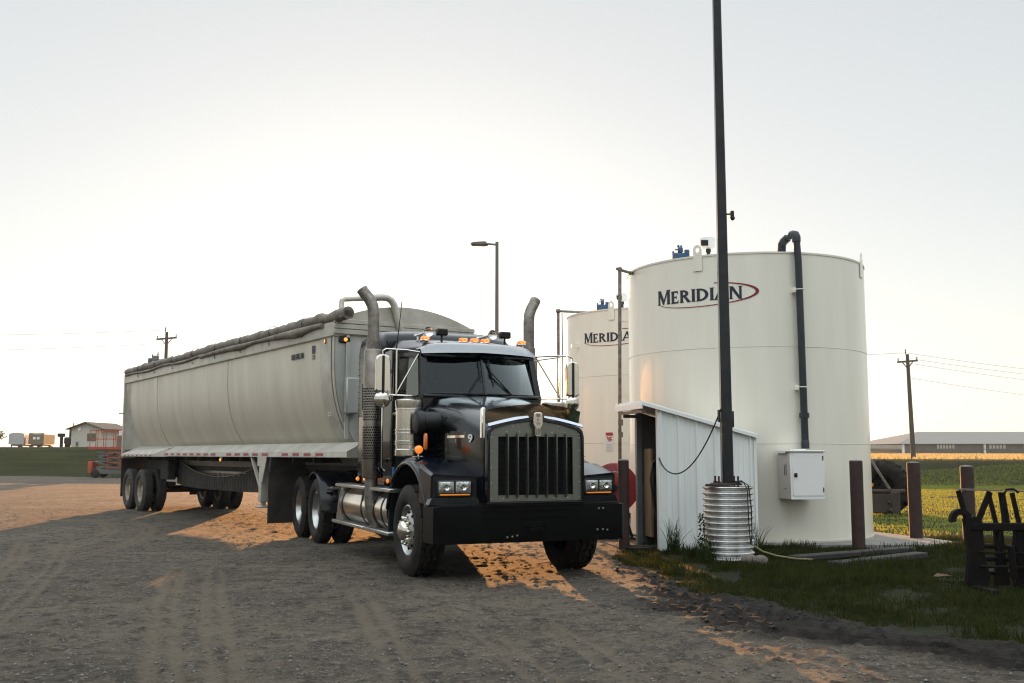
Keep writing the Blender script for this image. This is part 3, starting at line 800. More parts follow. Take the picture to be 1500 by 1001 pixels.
        fr2 = P([(1.135, .235 - off - .008, .905), (1.135, .218 - off, 1.165), (.68, .165 - off, 1.145), (.60, .16 - off, 1.05), (.575, .165 - off - .012, .905)])
        m.grid([fr2, [(p[0], p[1] + .05, p[2]) for p in fr2]], close=True); m.poly(fr2)
        m.build('pod_bezel', PLASTIC, fe, ang=28)
        # lip below the lamp
        m = MB(); lip = P([(1.18, .20, .855), (1.18, .19, .872), (1.15, .195, .935), (.56, .115, .935), (.48, .09, .872), (.48, .095, .855)])
        m.grid([lip, [(p[0], p[1] + .12, p[2]) for p in lip]], close=True); m.poly(lip); m.build('lower_lip', BLACK_SKY, fe, ang=28)
        # headlight: frame, two lenses, amber strip
        def yl(x): return .235 - .052 * (1.155 - x) / .49 - .022
        x0, x1, z0, z1 = .695, 1.105, .945, 1.13
        m = MB(); ring = [(x0 + .02, z0), (x1 - .02, z0), (x1, z0 + .02), (x1, z1 - .02), (x1 - .02, z1), (x0 + .02, z1), (x0, z1 - .02), (x0, z0 + .02)]
        A = [(s * p[0], yl(p[0]) - .045, p[1]) for p in ring]; B_ = [(s * (x0 + x1) / 2 + (s * p[0] - s * (x0 + x1) / 2) * .95, yl(p[0]) - .05, (z0 + z1) / 2 + (p[1] - (z0 + z1) / 2) * .9) for p in ring]
        Cc = [(q[0], q[1] + .02, q[2]) for q in B_]
        m.grid([[(q[0], q[1] + .06, q[2]) for q in A], A, B_, Cc], close=True); m.poly(Cc)
        hl = m.build('headlight', PLASTIC, fe, ang=28)
        xm = (x0 + x1) / 2
        for xa, xb in ((x0 + .022, xm - .010), (xm + .010, x1 - .022)):
            m = MB(); q0 = (s * xa, yl(xa) - .05); q1 = (s * xb, yl(xb) - .05); za, zb = z0 + .045, z1 - .016
            rows = []
            for i in range(9):
                u = i / 8; row = []
                for j in range(7):
                    v = j / 6; bul = .010 * (1 - (2 * u - 1) ** 4) * (1 - (2 * v - 1) ** 4) + .004 * ((i + j) % 2)
                    row.append((q0[0] + (q1[0] - q0[0]) * u, q0[1] + (q1[1] - q0[1]) * u + .006 - bul, za + (zb - za) * v))
                rows.append(row)
            m.grid(rows); m.build('lamp_lens', HLIGHT, hl, ang=12)
            m = MB(); cxx = (q0[0] + q1[0]) / 2; cyy = (q0[1] + q1[1]) / 2 - .006
            m.lathe([(.030, 0), (.033, -.012), (.026, -.010), (.016, .0), (.001, .004)], o=(cxx, cyy, (za + zb) / 2), axis='y', n=14); m.build('projector', CHROME, hl)
        m = MB()
        m.bar((s * (x0 + .035), yl(x0 + .035) - .048, z0 + .026), (s * (x1 - .035), yl(x1 - .035) - .048, z0 + .026), .012, .013); m.build('amber_strip', STRIP, hl)
        # turn signal ball on the fender
        m = MB(); m.ball((s * 1.06, .93, 1.47), .048, 10, (1, .8, 1)); sg = m.build('turn_signal', AMBER, fe)
        m = MB(); m.lathe([(.052, 0), (.050, .03), (.03, .055), (.001, .06)], o=(s * 1.06, .94, 1.47), axis='y', n=16); m.tube([(s * 1.06, .95, 1.43), (s * 1.05, .96, 1.36)], .012, 8)
        m.box((s * 1.02, .90, 1.385), (s * 1.12, .99, 1.395)); m.build('signal_housing', CHROME, sg)
    # mud guard behind the steer wheel
    for s in (-1, 1): m = MB(); m.box((s * .62, 1.86, .42), (s * 1.14, 1.90, .80), .01); m.build('wheel_splash_guard', SATIN, root)
    # number and side badge
    text_obj('side_number', '9', .125, WHITE, root, (-.668, .28, 1.59), (R(90), 0, R(-90) + .125), .002, sx=1.75, bold=.003)
    text_obj('side_number', '9', .125, WHITE, root, (.668, .28, 1.59), (R(90), 0, R(90) - .125), .002, sx=1.75, bold=.003)
    m = MB()
    for s in (-1, 1):
        def q(y, z, e=.004):
            h = outline(y); x = np.interp(z, [h[0][1], h[1][1], h[2][1]], [h[0][0], h[1][0], h[2][0]]); return (s * (x + e), y, z)
        m.bar(q(.42, 1.62), q(.86, 1.62), .010, .028); m.bar(q(.42, 1.60), q(.42, 1.665), .012, .02, up=(0, 1, 0)); m.bar(q(.86, 1.60), q(.86, 1.665), .012, .02, up=(0, 1, 0))
        m.bar(q(.64, 1.62), q(.64, 1.55), .012, .016, up=(0, 1, 0)); 
        m.build('side_badge', CHROME, root); m = MB()
    for s in (-1, 1):
        m = MB()
        for k in range(6):
            y0 = .50 + .05 * k; h = outline(y0); x = np.interp(1.66, [h[1][1], h[2][1]], [h[1][0], h[2][0]])
            m.bar((s * (x + .003), y0, 1.665), (s * (x + .005), y0 + .036, 1.665), .010, .036)
        m.build('badge_letters', STEELD, root)

    # ---------------- cab
    hw = lambda y: .83 + (min(max(y, 1.55), 2.8) - 1.55) / 1.25 * .12
    m = MB()
    # firewall, lower body
    rows = []
    for y in (1.56, 1.60, 2.0, 2.4, 2.80):
        x = hw(y); e = .0 if y > 1.57 else .03
        rows.append([(-x + .05 + e, y, 1.02), (-x + e, y, 1.10), (-x - .012 + e, y, 1.6), (-x + e, y, 2.14), (x - e, y, 2.14), (x + .012 - e, y, 1.6), (x - e, y, 1.10), (x - .05 - e, y, 1.02)])
    m.grid(rows, close=True); m.poly(rows[0]); m.poly(rows[-1])
    # roof
    rows = []
    for y, zt, zs, x in ((1.70, 2.80, 2.72, .76), (1.80, 2.845, 2.735, .775), (2.1, 2.90, 2.76, .83), (2.5, 2.96, 2.78, .90), (2.82, 2.99, 2.79, .93)):
        rows.append([(-x, y, zs - .06), (-x, y, zs), (-x + .035, y, zs + .055), (-x + .16, y, zt - .03), (-x * .4, y, zt), (x * .4, y, zt), (x - .16, y, zt - .03), (x - .035, y, zs + .055), (x, y, zs), (x, y, zs - .06)])
    m.grid(rows); m.poly([rows[0][k] for k in range(10)]); m.poly([rows[-1][k] for k in range(10)])
    m.box((-.74, 1.76, 2.655), (.74, 2.8, 2.70))
    # pillars
    for s in (-1, 1):
        m.bar((s * .79, 1.60, 2.10), (s * .745, 1.775, 2.72), .075, .075, up=(0, 1, 0))
        m.bar((s * hw(2.42), 2.44, 2.12), (s * .90, 2.44, 2.75), .05, .06, up=(0, 1, 0))
        m.box((s * (.945), 2.46, 2.12), (s * .875, 2.81, 2.80), .01)
        m.bar((s * .81, 1.72, 2.145), (s * hw(2.45), 2.45, 2.145), .05, .03)
        m.bar((s * .775, 1.80, 2.685), (s * .905, 2.45, 2.72), .05, .05)
    m.bar((0, 1.475, 2.16), (0, 1.665, 2.72), .03, .03, up=(0, 1, 0))
    m.box((-.80, 1.50, 2.12), (.80, 1.66, 2.165), .015)
    cab = m.build('cab', BLACK, root, ang=40)
    # cab interior
    m = MB(); m.box((-.74, 1.62, 2.10), (.74, 1.95, 2.20), .04); m.box((-.85, 2.70, 1.2), (.85, 2.78, 2.70)); m.box((-.8, 1.7, 1.15), (.8, 2.7, 1.2))
    m.lathe([(.20, 0), (.215, .012), (.20, .024), (.185, .012), (.20, 0)], o=(.42, 1.98, 2.22), axis='y', n=24); m.bar((.42, 1.85, 2.15), (.42, 1.99, 2.23), .05); m.bar((.23, 1.99, 2.23), (.61, 1.99, 2.23), .03)
    m.build('dashboard', INTER, cab)
    for x in (-.42, .42):
        m = MB(); m.box((x - .25, 2.15, 1.60), (x + .25, 2.6, 1.75), .05); m.box((x - .25, 2.50, 1.72), (x + .25, 2.66, 2.42), .05); m.box((x - .14, 2.53, 2.42), (x + .14, 2.63, 2.60), .04)
        m.build('seat', SEAT, cab)
    # glass
    for s in (-1, 1):
        m = MB(); a, b_, c, d_ = (s * .012, 1.483, 2.17), (s * .745, 1.60, 2.17), (s * .715, 1.775, 2.665), (s * .012, 1.66, 2.685)
        rows = []
        for i in range(6):
            u = i / 5; row = []
            for j in range(6):
                v = j / 5; p = [(a[k] * (1 - u) + b_[k] * u) * (1 - v) + (d_[k] * (1 - u) + c[k] * u) * v for k in range(3)]
                row.append((p[0], p[1] - .012 * sin(pi * u), p[2]))
            rows.append(row)
        m.grid(rows); m.build('windscreen_pane', GLASS, cab, ang=0)
        m = MB(); m.poly([(s * .80, 1.76, 2.15), (s * .915, 2.42, 2.15), (s * .895, 2.42, 2.71), (s * .785, 1.84, 2.68)]); m.build('door_window', SGLASS, cab)
        m = MB(); a3, b3, c3, d3 = (s * .757, 1.588, 2.165), (s * .727, 1.766, 2.675), (s * .03, 1.648, 2.69), (s * .03, 1.473, 2.172)
        m.tube([d3, (s * .70, 1.575, 2.168), a3, b3, (s * .68, 1.75, 2.685), c3], .011, 6, cap=False); m.build('windscreen_seal', PLASTIC, cab)
        # wipers
        m = MB(); xb = s * .36 + .06
        m.tube([(xb, 1.50, 2.165), (xb - .10 * 1, 1.515, 2.40)] if s < 0 else [(xb, 1.50, 2.165), (xb - .22, 1.535, 2.44)], .009, 6)
        e = (xb - .0, 1.52, 2.43) if s < 0 else (xb - .22, 1.535, 2.44)
        if s < 0: m = MB(); m.tube([(-.235, 1.515, 2.165), (-.04, 1.53, 2.46)], .009, 6); m.tube([(-.215, 1.515, 2.165), (-.03, 1.53, 2.43)], .005, 5); m.bar((-.045, 1.535, 2.25), (-.05, 1.60, 2.60), .016, .02)
        else: m = MB(); m.tube([(.40, 1.53, 2.165), (.10, 1.545, 2.46)], .009, 6); m.tube([(.36, 1.525, 2.165), (.09, 1.545, 2.42)], .005, 5); m.bar((.135, 1.535, 2.27), (.085, 1.61, 2.62), .016, .02)
        m.build('wiper', PLASTIC, cab)
        # doors
        m = MB(); m.tube([(s * (hw(1.75) + .008), 1.75, 2.14), (s * (hw(1.75) + .014), 1.75, 1.7), (s * (hw(1.75) + .006), 1.75, 1.12), (s * (hw(2.46) + .006), 2.46, 1.12), (s * (hw(2.46) + .016), 2.46, 1.7), (s * (hw(2.46) + .006), 2.46, 2.7)], .006, 5); m.build('door_seam', PLASTIC, cab)
        m = MB(); m.box((s * (hw(2.3) + .012), 2.25, 1.92), (s * (hw(2.3) + .045), 2.42, 1.96), .01); m.build('door_handle', CHROME, cab)
        m = MB(); m.tube([(s * 1.0, 2.58, 2.42), (s * 1.035, 2.58, 2.38), (s * 1.035, 2.58, 1.25), (s * .99, 2.58, 1.2)], .016, 8); m.build('grab_handle', CHROME, cab)
    # sun visor
    m = MB(); rows = []
    for x in np.linspace(-.79, .79, 17):
        k = abs(x) / .79; yy = 1.52 + .16 * k ** 3; drop = .085 * max(0, (k - .82) / .18) ** 1.5
        zb = 2.735 - .02 * k - .01; zt = 2.845 - .01 * k - drop
        rows.append([(x, yy + .10, zb - .004), (x, yy, zb - .02), (x, yy + .012, zb + .0), (x, yy + .055, (zb + zt) / 2 + .02), (x, yy + .16, zt), (x, yy + .30, zt + .02)])
    m.grid(rows); v = m.build('sun_visor', VISOR, cab, ang=50)
    # roof marker lights
    for x in (-.68, -.155, 0, .155, .68):
        e = MB(); e.ball((x, 1.90, 2.872), .06, 8, (1.1, 1.3, .42)); base = e.build('marker_light', CHROME, cab)
        e = MB(); e.box((x - .055, 1.835, 2.872), (x + .055, 1.92, 2.925), .016); e.build('amber_lens', AMBER, base)
        e = MB(); e.box((x - .033, 1.829, 2.885), (x - .012, 1.84, 2.905), .004); e.box((x + .012, 1.829, 2.885), (x + .033, 1.84, 2.905), .004); e.build('bulb', AMBLIT, base)
    # horns and roof work lamps
    for x in (-.60, .30):
        m = MB(); m.lathe([(.001, .02), (.03, .018), (.062, 0), (.066, -.006), (.060, -.002), (.03, .03), (.022, .10), (.018, .45), (.03, .52), (.001, .53)], o=(x, 1.98, 3.0), axis='y', n=18)
        m.tube([(x, 2.15, 2.99), (x, 2.15, 2.90)], .015, 6); m.tube([(x, 2.42, 2.99), (x, 2.42, 2.93)], .015, 6); m.build('air_horn', CHROME, cab)
        m = MB(); m.box((x + .13, 2.0, 2.965), (x + .28, 2.09, 3.055), .012); m.cyl((x + .21, 2.06, 2.88), (x + .21, 2.06, 2.97), .015, 8); wl = m.build('work_lamp', PLASTIC, cab)
        m = MB(); m.box((x + .142, 1.994, 2.975), (x + .268, 2.002, 3.045), .003); m.build('lamp_lens', SATIN, wl)
    # sleeper
    m = MB(); rows = []
    for y, zt, k in ((2.84, 2.98, .0), (2.88, 3.05, .012), (3.05, 3.13, .02), (3.5, 3.165, .02), (3.95, 3.15, .02), (4.06, 3.10, .0), (4.10, 3.0, -.03)):
        x = .965 + k
        rows.append([(-x, y, 1.10), (-x, y, 2.70), (-x, y, zt - .22), (-x + .03, y, zt - .10), (-x + .10, y, zt - .03), (-x * .5, y, zt), (x * .5, y, zt), (x - .10, y, zt - .03), (x - .03, y, zt - .10), (x, y, zt - .22), (x, y, 2.70), (x, y, 1.10)])
    m.grid(rows); m.poly(rows[0]); m.poly(rows[-1]); m.box((-.9, 2.9, 1.0), (.9, 4.05, 1.12))
    m.box((-.93, 2.79, 1.15), (.93, 2.86, 2.78))
    sl_ = m.build('sleeper', BLACK, root, ang=40)
    for s in (-1, 1):
        m = MB(); m.box((s * .985, 3.55, 2.05), (s * 1.0, 3.75, 2.42), .02); m.build('sleeper_window', SGLASS, sl_)
        m = MB(); m.box((s * .985, 3.62, 1.30), (s * .998, 3.90, 1.95), .02); m.build('sleeper_hatch', BLACK, sl_)
    m = MB()
    for s in (-1, 1):
        for z in np.arange(1.2, 2.9, .085): m.ball((s * .987, 3.98, z), .008, 3); m.ball((s * .987, 3.35, z), .008, 3)
    m.build('rivets', STEELD, sl_)
    for y in (3.25, 3.55, 3.95):
        m = MB(); m.ball((-.985, y, 1.065), .032, 8, (.7, 1, 1)); l = m.build('side_marker', AMBER, sl_)
        m = MB(); m.ball((-1.005, y, 1.065), .016, 6, (.7, 1, 1)); m.build('bulb', AMBLIT, l)
    m = MB(); m.ball((-1.0, 2.40, 1.07), .03, 8, (.7, 1, 1)); m.build('side_marker', AMBER, cab)
    m = MB(); m.box((-.965, 2.25, 1.13), (-.957, 2.32, 1.25)); m.build('blue_sticker', mat('blue_sticker', (.03, .16, .45), .4), cab)
    # exhaust stacks
    for s in (-1, 1):
        x, y = s * 1.145, 2.67
        m = MB(); m.lathe([(.118, 1.10), (.122, 1.12), (.122, 2.79), (.11, 2.81), (.09, 2.815)], o=(x, y, 0), n=28)
        st = m.build('exhaust_stack', STACKM, root)
        m = MB(); m.tube([(x, y, 2.8), (x, y, 3.30), (x + s * .012, y + .01, 3.40), (x + s * .05, y + .03, 3.49), (x + s * .10, y + .06, 3.56), (x + s * .145, y + .085, 3.63)], .078, 18, cap=False)
        m.tube([(x, y, 2.80), (x, y, 2.92)], .09, 18); m.build('stack_pipe', STEELD, st)
        m = MB()
        for i, z in enumerate(np.arange(1.36, 2.30, .034)):
            if 1.78 < z < 1.84: continue
            for k in range(30):
                a = (k + .5 * (i % 2)) * 2 * pi / 30
                c = np.array((x + .1232 * cos(a), y + .1232 * sin(a), z)); tx = np.array((-sin(a), cos(a), 0)); r_ = .0105
                m.poly([tuple(c + tx * r_ * cos(q) + np.array((0, 0, r_ * 1.15 * sin(q)))) for q in np.arange(6) * pi / 3])
        m.build('shield_holes', MESHB, st, fix=False)
        m = MB(); m.tube([(x, y, 1.12), (x, y, .80), (x * .985, y - .01, .62), (x * .93, y - .02, .46), (x * .82, y - .03, .38), (x * .5, y - .04, .36)], .085, 16); m.build('lower_pipe', STEELD, st)
        for z in (2.5, 1.3): m = MB(); m.box((s * .95, y - .04, z), (s * 1.03, y + .04, z + .05)); m.build('stack_bracket', STAIN, st)
    # air cleaners with intake pipes
    for s in (-1, 1):
        x, y = s * 1.0, 1.53
        m = MB(); m.lathe([(.001, 1.385), (.13, 1.385), (.168, 1.40), (.168, 1.47), (.160, 1.48), (.160, 1.98), (.168, 1.985), (.172, 2.05), (.172, 2.075), (.15, 2.09), (.001, 2.10)], o=(x, y, 0), n=32)
        ac = m.build('air_cleaner', STAIN, root)
        for z in (1.955, 1.70, 1.66, 1.56, 1.53): m = MB(); m.lathe([(.161, z), (.170, z + .004), (.170, z + .018), (.161, z + .022)], o=(x, y, 0), n=32); m.build('clamp_band', CHROME, ac)
        m = MB(); m.lathe([(.001, -.24), (.10, -.24), (.135, -.225), (.14, -.15), (.128, -.14), (.128, .25), (.001, .25)], o=(s * -1 * -.80 if s < 0 else .80, 1.17, 1.80), axis='x', n=24)
        if s > 0: m.v = [(1.6 - p[0], p[1], p[2]) for p in m.v]
        else: m.v = [(p[0] - 1.6 if p[0] > 0 else p[0], p[1], p[2]) for p in m.v]
        m.build('intake_pipe', PLASTIC, ac)
        m = MB(); m.prism([(.93, 1.49), (.93, 1.64), (.945, 1.66), (.975, 1.66), (.99, 1.64), (.99, 1.49), (.975, 1.47), (.945, 1.47)], 'x', s * .955, s * .985, .004); m.build('orange_reflector', ORANGE, ac)
    # west coast mirrors
    for s in (-1, 1):
        xm = s * 1.31; ym = 1.60
        m = MB(); m.prism([(xm - .095, 2.20), (xm - .095, 2.56), (xm - .08, 2.62), (xm - .04, 2.645), (xm + .04, 2.645), (xm + .08, 2.62), (xm + .095, 2.56), (xm + .095, 2.20), (xm + .07, 2.18), (xm - .07, 2.18)], 'y', ym, ym + .06, .015)
        mi = m.build('mirror', STAIN, root)
        m = MB(); m.box((xm - .08, ym + .0605, 2.21), (xm + .08, ym + .064, 2.60)); m.build('mirror_glass', CHROME, mi)
        m = MB(); m.box((xm - .016, ym - .012, 2.17), (xm + .016, ym + .002, 2.63), .004); m.build('mirror_rib', PLASTIC, mi)
        m = MB(); m.lathe([(.001, -.05), (.05, -.045), (.09, -.025), (.105, .0), (.10, .015), (.001, .018)], o=(xm, ym + .03, 2.09), axis='y', n=20)
        m.bar((xm - .08, ym - .01, 2.09), (xm + .08, ym - .01, 2.14), .012); m.build('convex_mirror', STAIN, mi)
        m = MB(); yt = ym + .03
        m.tube([(s * .80, 1.72, 2.70), (s * 1.0, 1.66, 2.715), (xm - s * .04, yt, 2.715), (xm, yt, 2.69), (xm, yt, 2.64)], .012, 8)
        m.tube([(s * .84, 1.70, 2.14), (s * 1.0, 1.66, 2.145), (xm - s * .02, yt, 2.15), (xm, yt, 2.18)], .012, 8)
        m.tube([(s * .82, 1.71, 2.68), (s * 1.13, 1.64, 2.16)], .009, 8)
        m.tube([(s * 1.13, 1.64, 2.715), (s * 1.13, 1.64, 2.15)], .011, 8)
        m.tube([(s * .90, 2.35, 2.68), (s * 1.13, 1.64, 2.70)], .009, 8)
        m.build('mirror_frame', STAIN, mi)
    m = MB(); m.tube([(-1.13, 1.66, 2.70), (-1.125, 1.58, 2.95), (-1.115, 1.50, 3.27)], [.008, .006, .004], 6); an = m.build('antenna', PLASTIC, root)
    m = MB(); m.tube([(-1.116, 1.503, 3.24), (-1.114, 1.497, 3.30)], .007, 6); m.build('antenna_tip', REDR, an)
    # fuel tanks, straps and steps
    for s in (-1, 1):
        for y0, y1 in ((1.93, 2.55), (2.86, 4.28)):
            m = MB(); m.lathe([(.001, y0), (.25, y0), (.275, y0 + .02), (.28, y0 + .05), (.28, y1 - .05), (.275, y1 - .02), (.25, y1), (.001, y1)], o=(s * .90, 0, .70), axis='y', n=40)
            ft = m.build('fuel_tank', STAIN, root)
            for y in ((y0 + .14, y1 - .12) if y1 - y0 < 1 else (y0 + .18, y1 - .2)): m = MB(); m.lathe([(.281, y - .02), (.288, y - .02), (.288, y + .02), (.281, y + .02)], o=(s * .90, 0, .70), axis='y', n=40); m.build('tank_strap', PLASTIC, ft)
        for y0, y1, z, xo in ((1.66, 2.52, .945, 1.20), (2.84, 4.42, .945, 1.20), (1.70, 2.86, .415, 1.20), (2.90, 4.60, .415, 1.20)):
            m = MB(); m.box((s * (xo - .24), y0, z), (s * xo, y1, z + .045), .008)
            for k in range(int((y1 - y0) / .05)):
                m.box((s * (xo - .22), y0 + .02 + k * .05, z + .045), (s * (xo - .02), y0 + .035 + k * .05, z + .05))
            stp = m.build('step', ALU, root)
            for y in (y0 + .12, y1 - .15):
                m = MB()
                if z > .6: m.bar((s * (xo - .05), y, z), (s * (xo - .02), y + .05, z - .16), .008); m.bar((s * (xo - .02), y + .05, z - .16), (s * (xo - .05), y + .1, z), .008)
                else: m.bar((s * (xo - .10), y, z + .01), (s * .8, y, z + .1), .03, .04)
                m.build('step_bracket', PLASTIC, stp)
        m = MB(); m.prism([(4.32, .45), (4.75, .45), (4.55, .92), (4.32, .92)], 'x', s * .60, s * 1.10, .01); m.build('battery_box', STEELD, root)
        # quarter fender ahead of the drive wheels
        m = MB(); rows = []
        for a in np.linspace(R(-2), R(128), 22):
            rows.append([(s * x, DR1 - (.60 + e) * cos(a), .53 + (.60 + e) * sin(a)) for x, e in ((.55, 0), (.55, .012), (1.15, .015), (1.185, .0), (1.185, -.02), (1.17, -.01))])
        m.grid(rows, close=True); qf = m.build('quarter_fender', BLACK, root, ang=40)
        m = MB(); m.tube([(s * .5, DR1 - .62, .88), (s * 1.1, DR1 - .60, .88)], .022, 8); m.box((s * .98, DR1 - .66, .85), (s * 1.05, DR1 - .60, .91), .01); m.build('fender_bracket', STEELD, qf)
        # rear mudflaps
        m = MB(); m.box((s * .55, 8.28, .18), (s * 1.15, 8.295, .95)); m.build('mudflap', FLAP, root)
    # wheels
    for s in (-1, 1):
        wheel(root, 1.175, STEER, .535, .375, .292, 'lug', s, 'front', RUBBER, [ALU, STAIN, MESHB])
        for d in (DR1, DR2): wheel(root, 1.17, d, .525, .265, .292, 'drive', s, 'dish', RUBBER, [ALU, STEELD, MESHB], dual=True)
    return root
# ---------------------------------------------------------------- bulk trailer (local: x across from the near side, y back, z up)
def make_trailer():
    L, W = 13.55, 2.60
    root = thing('bulk_trailer', 'long dusty aluminium grain trailer with a rolled tarp, hitched behind the black truck', 'trailer', (LX_, LY_, 0), LROT)
    # cross section of the curved side: (inset from the side, z)
    SEAM = mat('weld_bead', (.30, .28, .23), .5)
    prof = [(.045, 3.30), (.045, 3.0), (.05, 2.75), (.068, 2.52), (.105, 2.30), (.165, 2.08), (.25, 1.87), (.36, 1.68), (.44, 1.58)]
    for s in (0, 1):
        X = (lambda e: e) if s == 0 else (lambda e: W - e)
        m = MB(); rows = []
        for y in np.linspace(.0, L - .62, 60):
            rows.append([(X(e + .011 * (fbm(np.array([y * .9]), np.array([z * 1.3 + s * 9]), 2, 3)[0] - .5)), y, z) for e, z in prof])
        m.grid(rows); sh = m.build('side_panel', TRAIL, root, ang=60)
        m = MB()
        for y in (5.18, 10.4): m = MB(); m.tube([(X(e - .004), y, z) for e, z in prof], .0038, 5); m.build('panel_seam', SEAM, sh)
        m = MB()
        m.grid([[(X(e - .014), y, z) for e, z in prof] for y in (.13, .56)]); m.grid([[(X(e - .02), y, z) for e, z in prof] for y in (.0, .06)])
        m.build('corner_strip', TRAILD, sh)
    # top rails
    for s in (0, 1):
        X = (lambda e: e) if s == 0 else (lambda e: W - e)
        m = MB(); m.prism([(X(.0), 3.285), (X(.0), 3.50), (X(.10), 3.515), (X(.16), 3.50), (X(.16), 3.285), (X(.045), 3.262)], 'y', -.02, L - .03, .008)
        m.build('top_rail', TRAILD, root)
    # lower skirt and rail
    for s in (0, 1):
        X = (lambda e: e) if s == 0 else (lambda e: W - e)
        m = MB(); m.grid([[(X(.44), y, 1.582), (X(.30), y, 1.60), (X(.028), y, 1.455), (X(.02), y, 1.365), (X(.10), y, 1.36)] for y in np.linspace(-.55, 9.5, 20)])
        m.prism([(X(.02), 1.36), (X(.02), 1.455), (X(.30), 1.60), (X(.44), 1.58), (X(.5), 1.36)], 'y', -.56, -.55)
        bs = m.build('bottom_skirt', TRAILD, root, ang=25)
        m = MB(); k = 0; y = .35
        while y < 9.2:
            if not (2.3 < y < 2.75 or 5.1 < y < 5.55):
                m.cur = k % 2; m.box((X(.0195), y, 1.385), (X(.016), y + (.28 if k % 2 == 0 else .19), 1.43))
            y += .29 if k % 2 == 0 else .20; k += 1
        m.build('reflective_tape', [REDR, WHITR], bs)
        # rear fender box
        m = MB(); ya, yb = 9.5, L - .04
        f = [(X(.44), ya + .55, 1.60), (X(-.01), ya + .0, 1.40), (X(-.01), ya + .0, 1.355), (X(.5), ya + .0, 1.355)]
        b = [(X(.44), yb, 1.60), (X(-.01), yb, 1.40), (X(-.01), yb, 1.355), (X(.5), yb, 1.355)]
        f = [(X(.44), ya + .0, 1.62), (X(.10), ya + .0, 1.545), (X(-.012), ya + .9, 1.41), (X(-.012), ya + .9, 1.352), (X(.10), ya + .0, 1.352), (X(.5), ya, 1.352)]
        g = [(X(.44), yb, 1.66), (X(.10), yb - .4, 1.50), (X(-.012), yb, 1.41), (X(-.012), yb, 1.352), (X(.10), yb, 1.352), (X(.5), yb, 1.352)]
        m.grid([f, g]); m.poly([f[0], f[1], f[4], f[5]]); m.poly([f[1], f[2], f[3], f[4]])
        fb = m.build('rear_fender', TRAILD, root, ang=20)
        m = MB(); k = 0; y = ya + 1.0
        while y < L - .5: m.cur = k % 2; m.box((X(-.0125), y, 1.362), (X(-.016), y + .2, 1.395)); y += .21; k += 1
        m.build('reflective_tape', [REDR, WHITR], fb)
    # floor and ends
    m = MB()
    m.prism([(.44, 1.585), (2.16, 1.585), (1.75, 1.0), (.85, 1.0)], 'y', .1, L - .1)
    m.build('hopper_bottom', TRAILD, root)
    m = MB()
    fw = [(e, z) for e, z in prof] + [(W - e, z) for e, z in prof[::-1]]
    m.poly([(x, L - .62, z) for x, z in fw]); m.build('rear_wall', TRAILF, root)
    m = MB(); m.poly([(x, .004, z) for x, z in fw]); fwall = m.build('front_wall', TRAILF, root)
    # front arch and boards
    m = MB()
    arch = [(x, 3.52 + .30 * (1 - ((x - 1.30) / 1.30) ** 2)) for x in np.linspace(.02, W - .02, 25)]
    m.prism([(.02, 3.30)] + arch + [(W - .02, 3.30)], 'y', -.03, .03)
    for z0, z1 in ((3.31, 3.385), (3.395, 3.47), (3.48, 3.55)): m.box((.0, -.055, z0), (W, -.03, z1), .006)
    m.build('front_arch', TRAILD, fwall)
    m = MB()
    for x in (.25, 1.30, 2.35): m.box((x - .03, -.04, 1.65), (x + .03, .0, 3.30), .006)
    m.build('wall_stiffener', TRAILF, fwall)
    m = MB(); m.box((.20, -.12, 2.05), (.42, -.0, 2.62), .02); m.build('document_box', TRAILF, root)
    m = MB(); m.box((.10, -.045, 3.17), (.29, -.0, 3.275), .02); lb = m.build('marker_lamp', PLASTIC, root)
    m = MB(); m.ball((.20, -.05, 3.222), .032, 8, (1, .6, 1)); m.build('amber_lens', AMBLIT, lb)
    m = MB(); m.ball((.026, .34, 3.22), .045, 8, (.35, .6, 1)); lb = m.build('marker_lamp', PLASTIC, root)
    m = MB(); m.ball((.012, .34, 3.22), .030, 8, (.4, .6, 1)); m.build('amber_lens', AMBLIT, lb)
    m = MB(); m.box((-.005, 5.28, 1.26), (.03, 5.38, 1.36), .006); lb = m.build('marker_lamp', STEELD, root)
    m = MB(); m.ball((-.012, 5.33, 1.30), .03, 8, (.5, 1, 1)); m.build('amber_lens', AMBLIT, lb)
    # rear frame
    m = MB()
    for s in (0, 1):
        X = (lambda e: e) if s == 0 else (lambda e: W - e)
        m.box((X(-.005), L - .10, 1.36), (X(.11), L, 3.52), .008)
        m.poly([(X(.05), L - .62, 3.28), (X(.03), L - .09, 3.28), (X(.03), L - .09, 1.50), (X(.42), L - .62, 1.60), (X(.25), L - .62, 1.87), (X(.105), L - .62, 2.30), (X(.05), L - .62, 2.75)])
    m.box((.0, L - .08, 1.30), (W, L + .02, 1.48), .01); m.box((.02, L - .1, 3.38), (W - .02, L, 3.52), .01); m.box((.1, L - .06, 1.48), (W - .1, L - .02, 3.40))
    rf = m.build('rear_frame', TRAILD, root, ang=25)
    m = MB(); m.box((-.05, L - .02, 1.28), (.16, L + .03, 1.36), .01); m.build('tail_lamp', REDR, rf)
    m = MB(); m.bar((-.12, L - .05, 2.48), (.0, L - .05, 2.48), .025); m.build('latch', STEELD, rf)
    # writing on the side
    text_obj('model_lettering', 'MODEL 4200R Z 400A', .135, LOGOB, root, (.030, 1.52, 3.06), (R(90), 0, R(-90)), .002, sx=.42, bold=.002)
    m = MB(); m.box((.030, .78, 3.06), (.035, .90, 3.19)); m.mat(1); m.box((.030, .79, 2.97), (.035, .90, 3.04)); m.build('maker_plate', [LOGOB, STEELD], root)
    m = MB()
    for (a, b, c, d) in ((.36, .50, 2.10, 2.115), (.36, .385, 2.06, 2.10), (.42, .48, 2.05, 2.085), (.34, .46, 2.02, 2.035)): m.box((.148, a, c), (.152, b, d))
    m.build('white_sticker', WHITR, root)
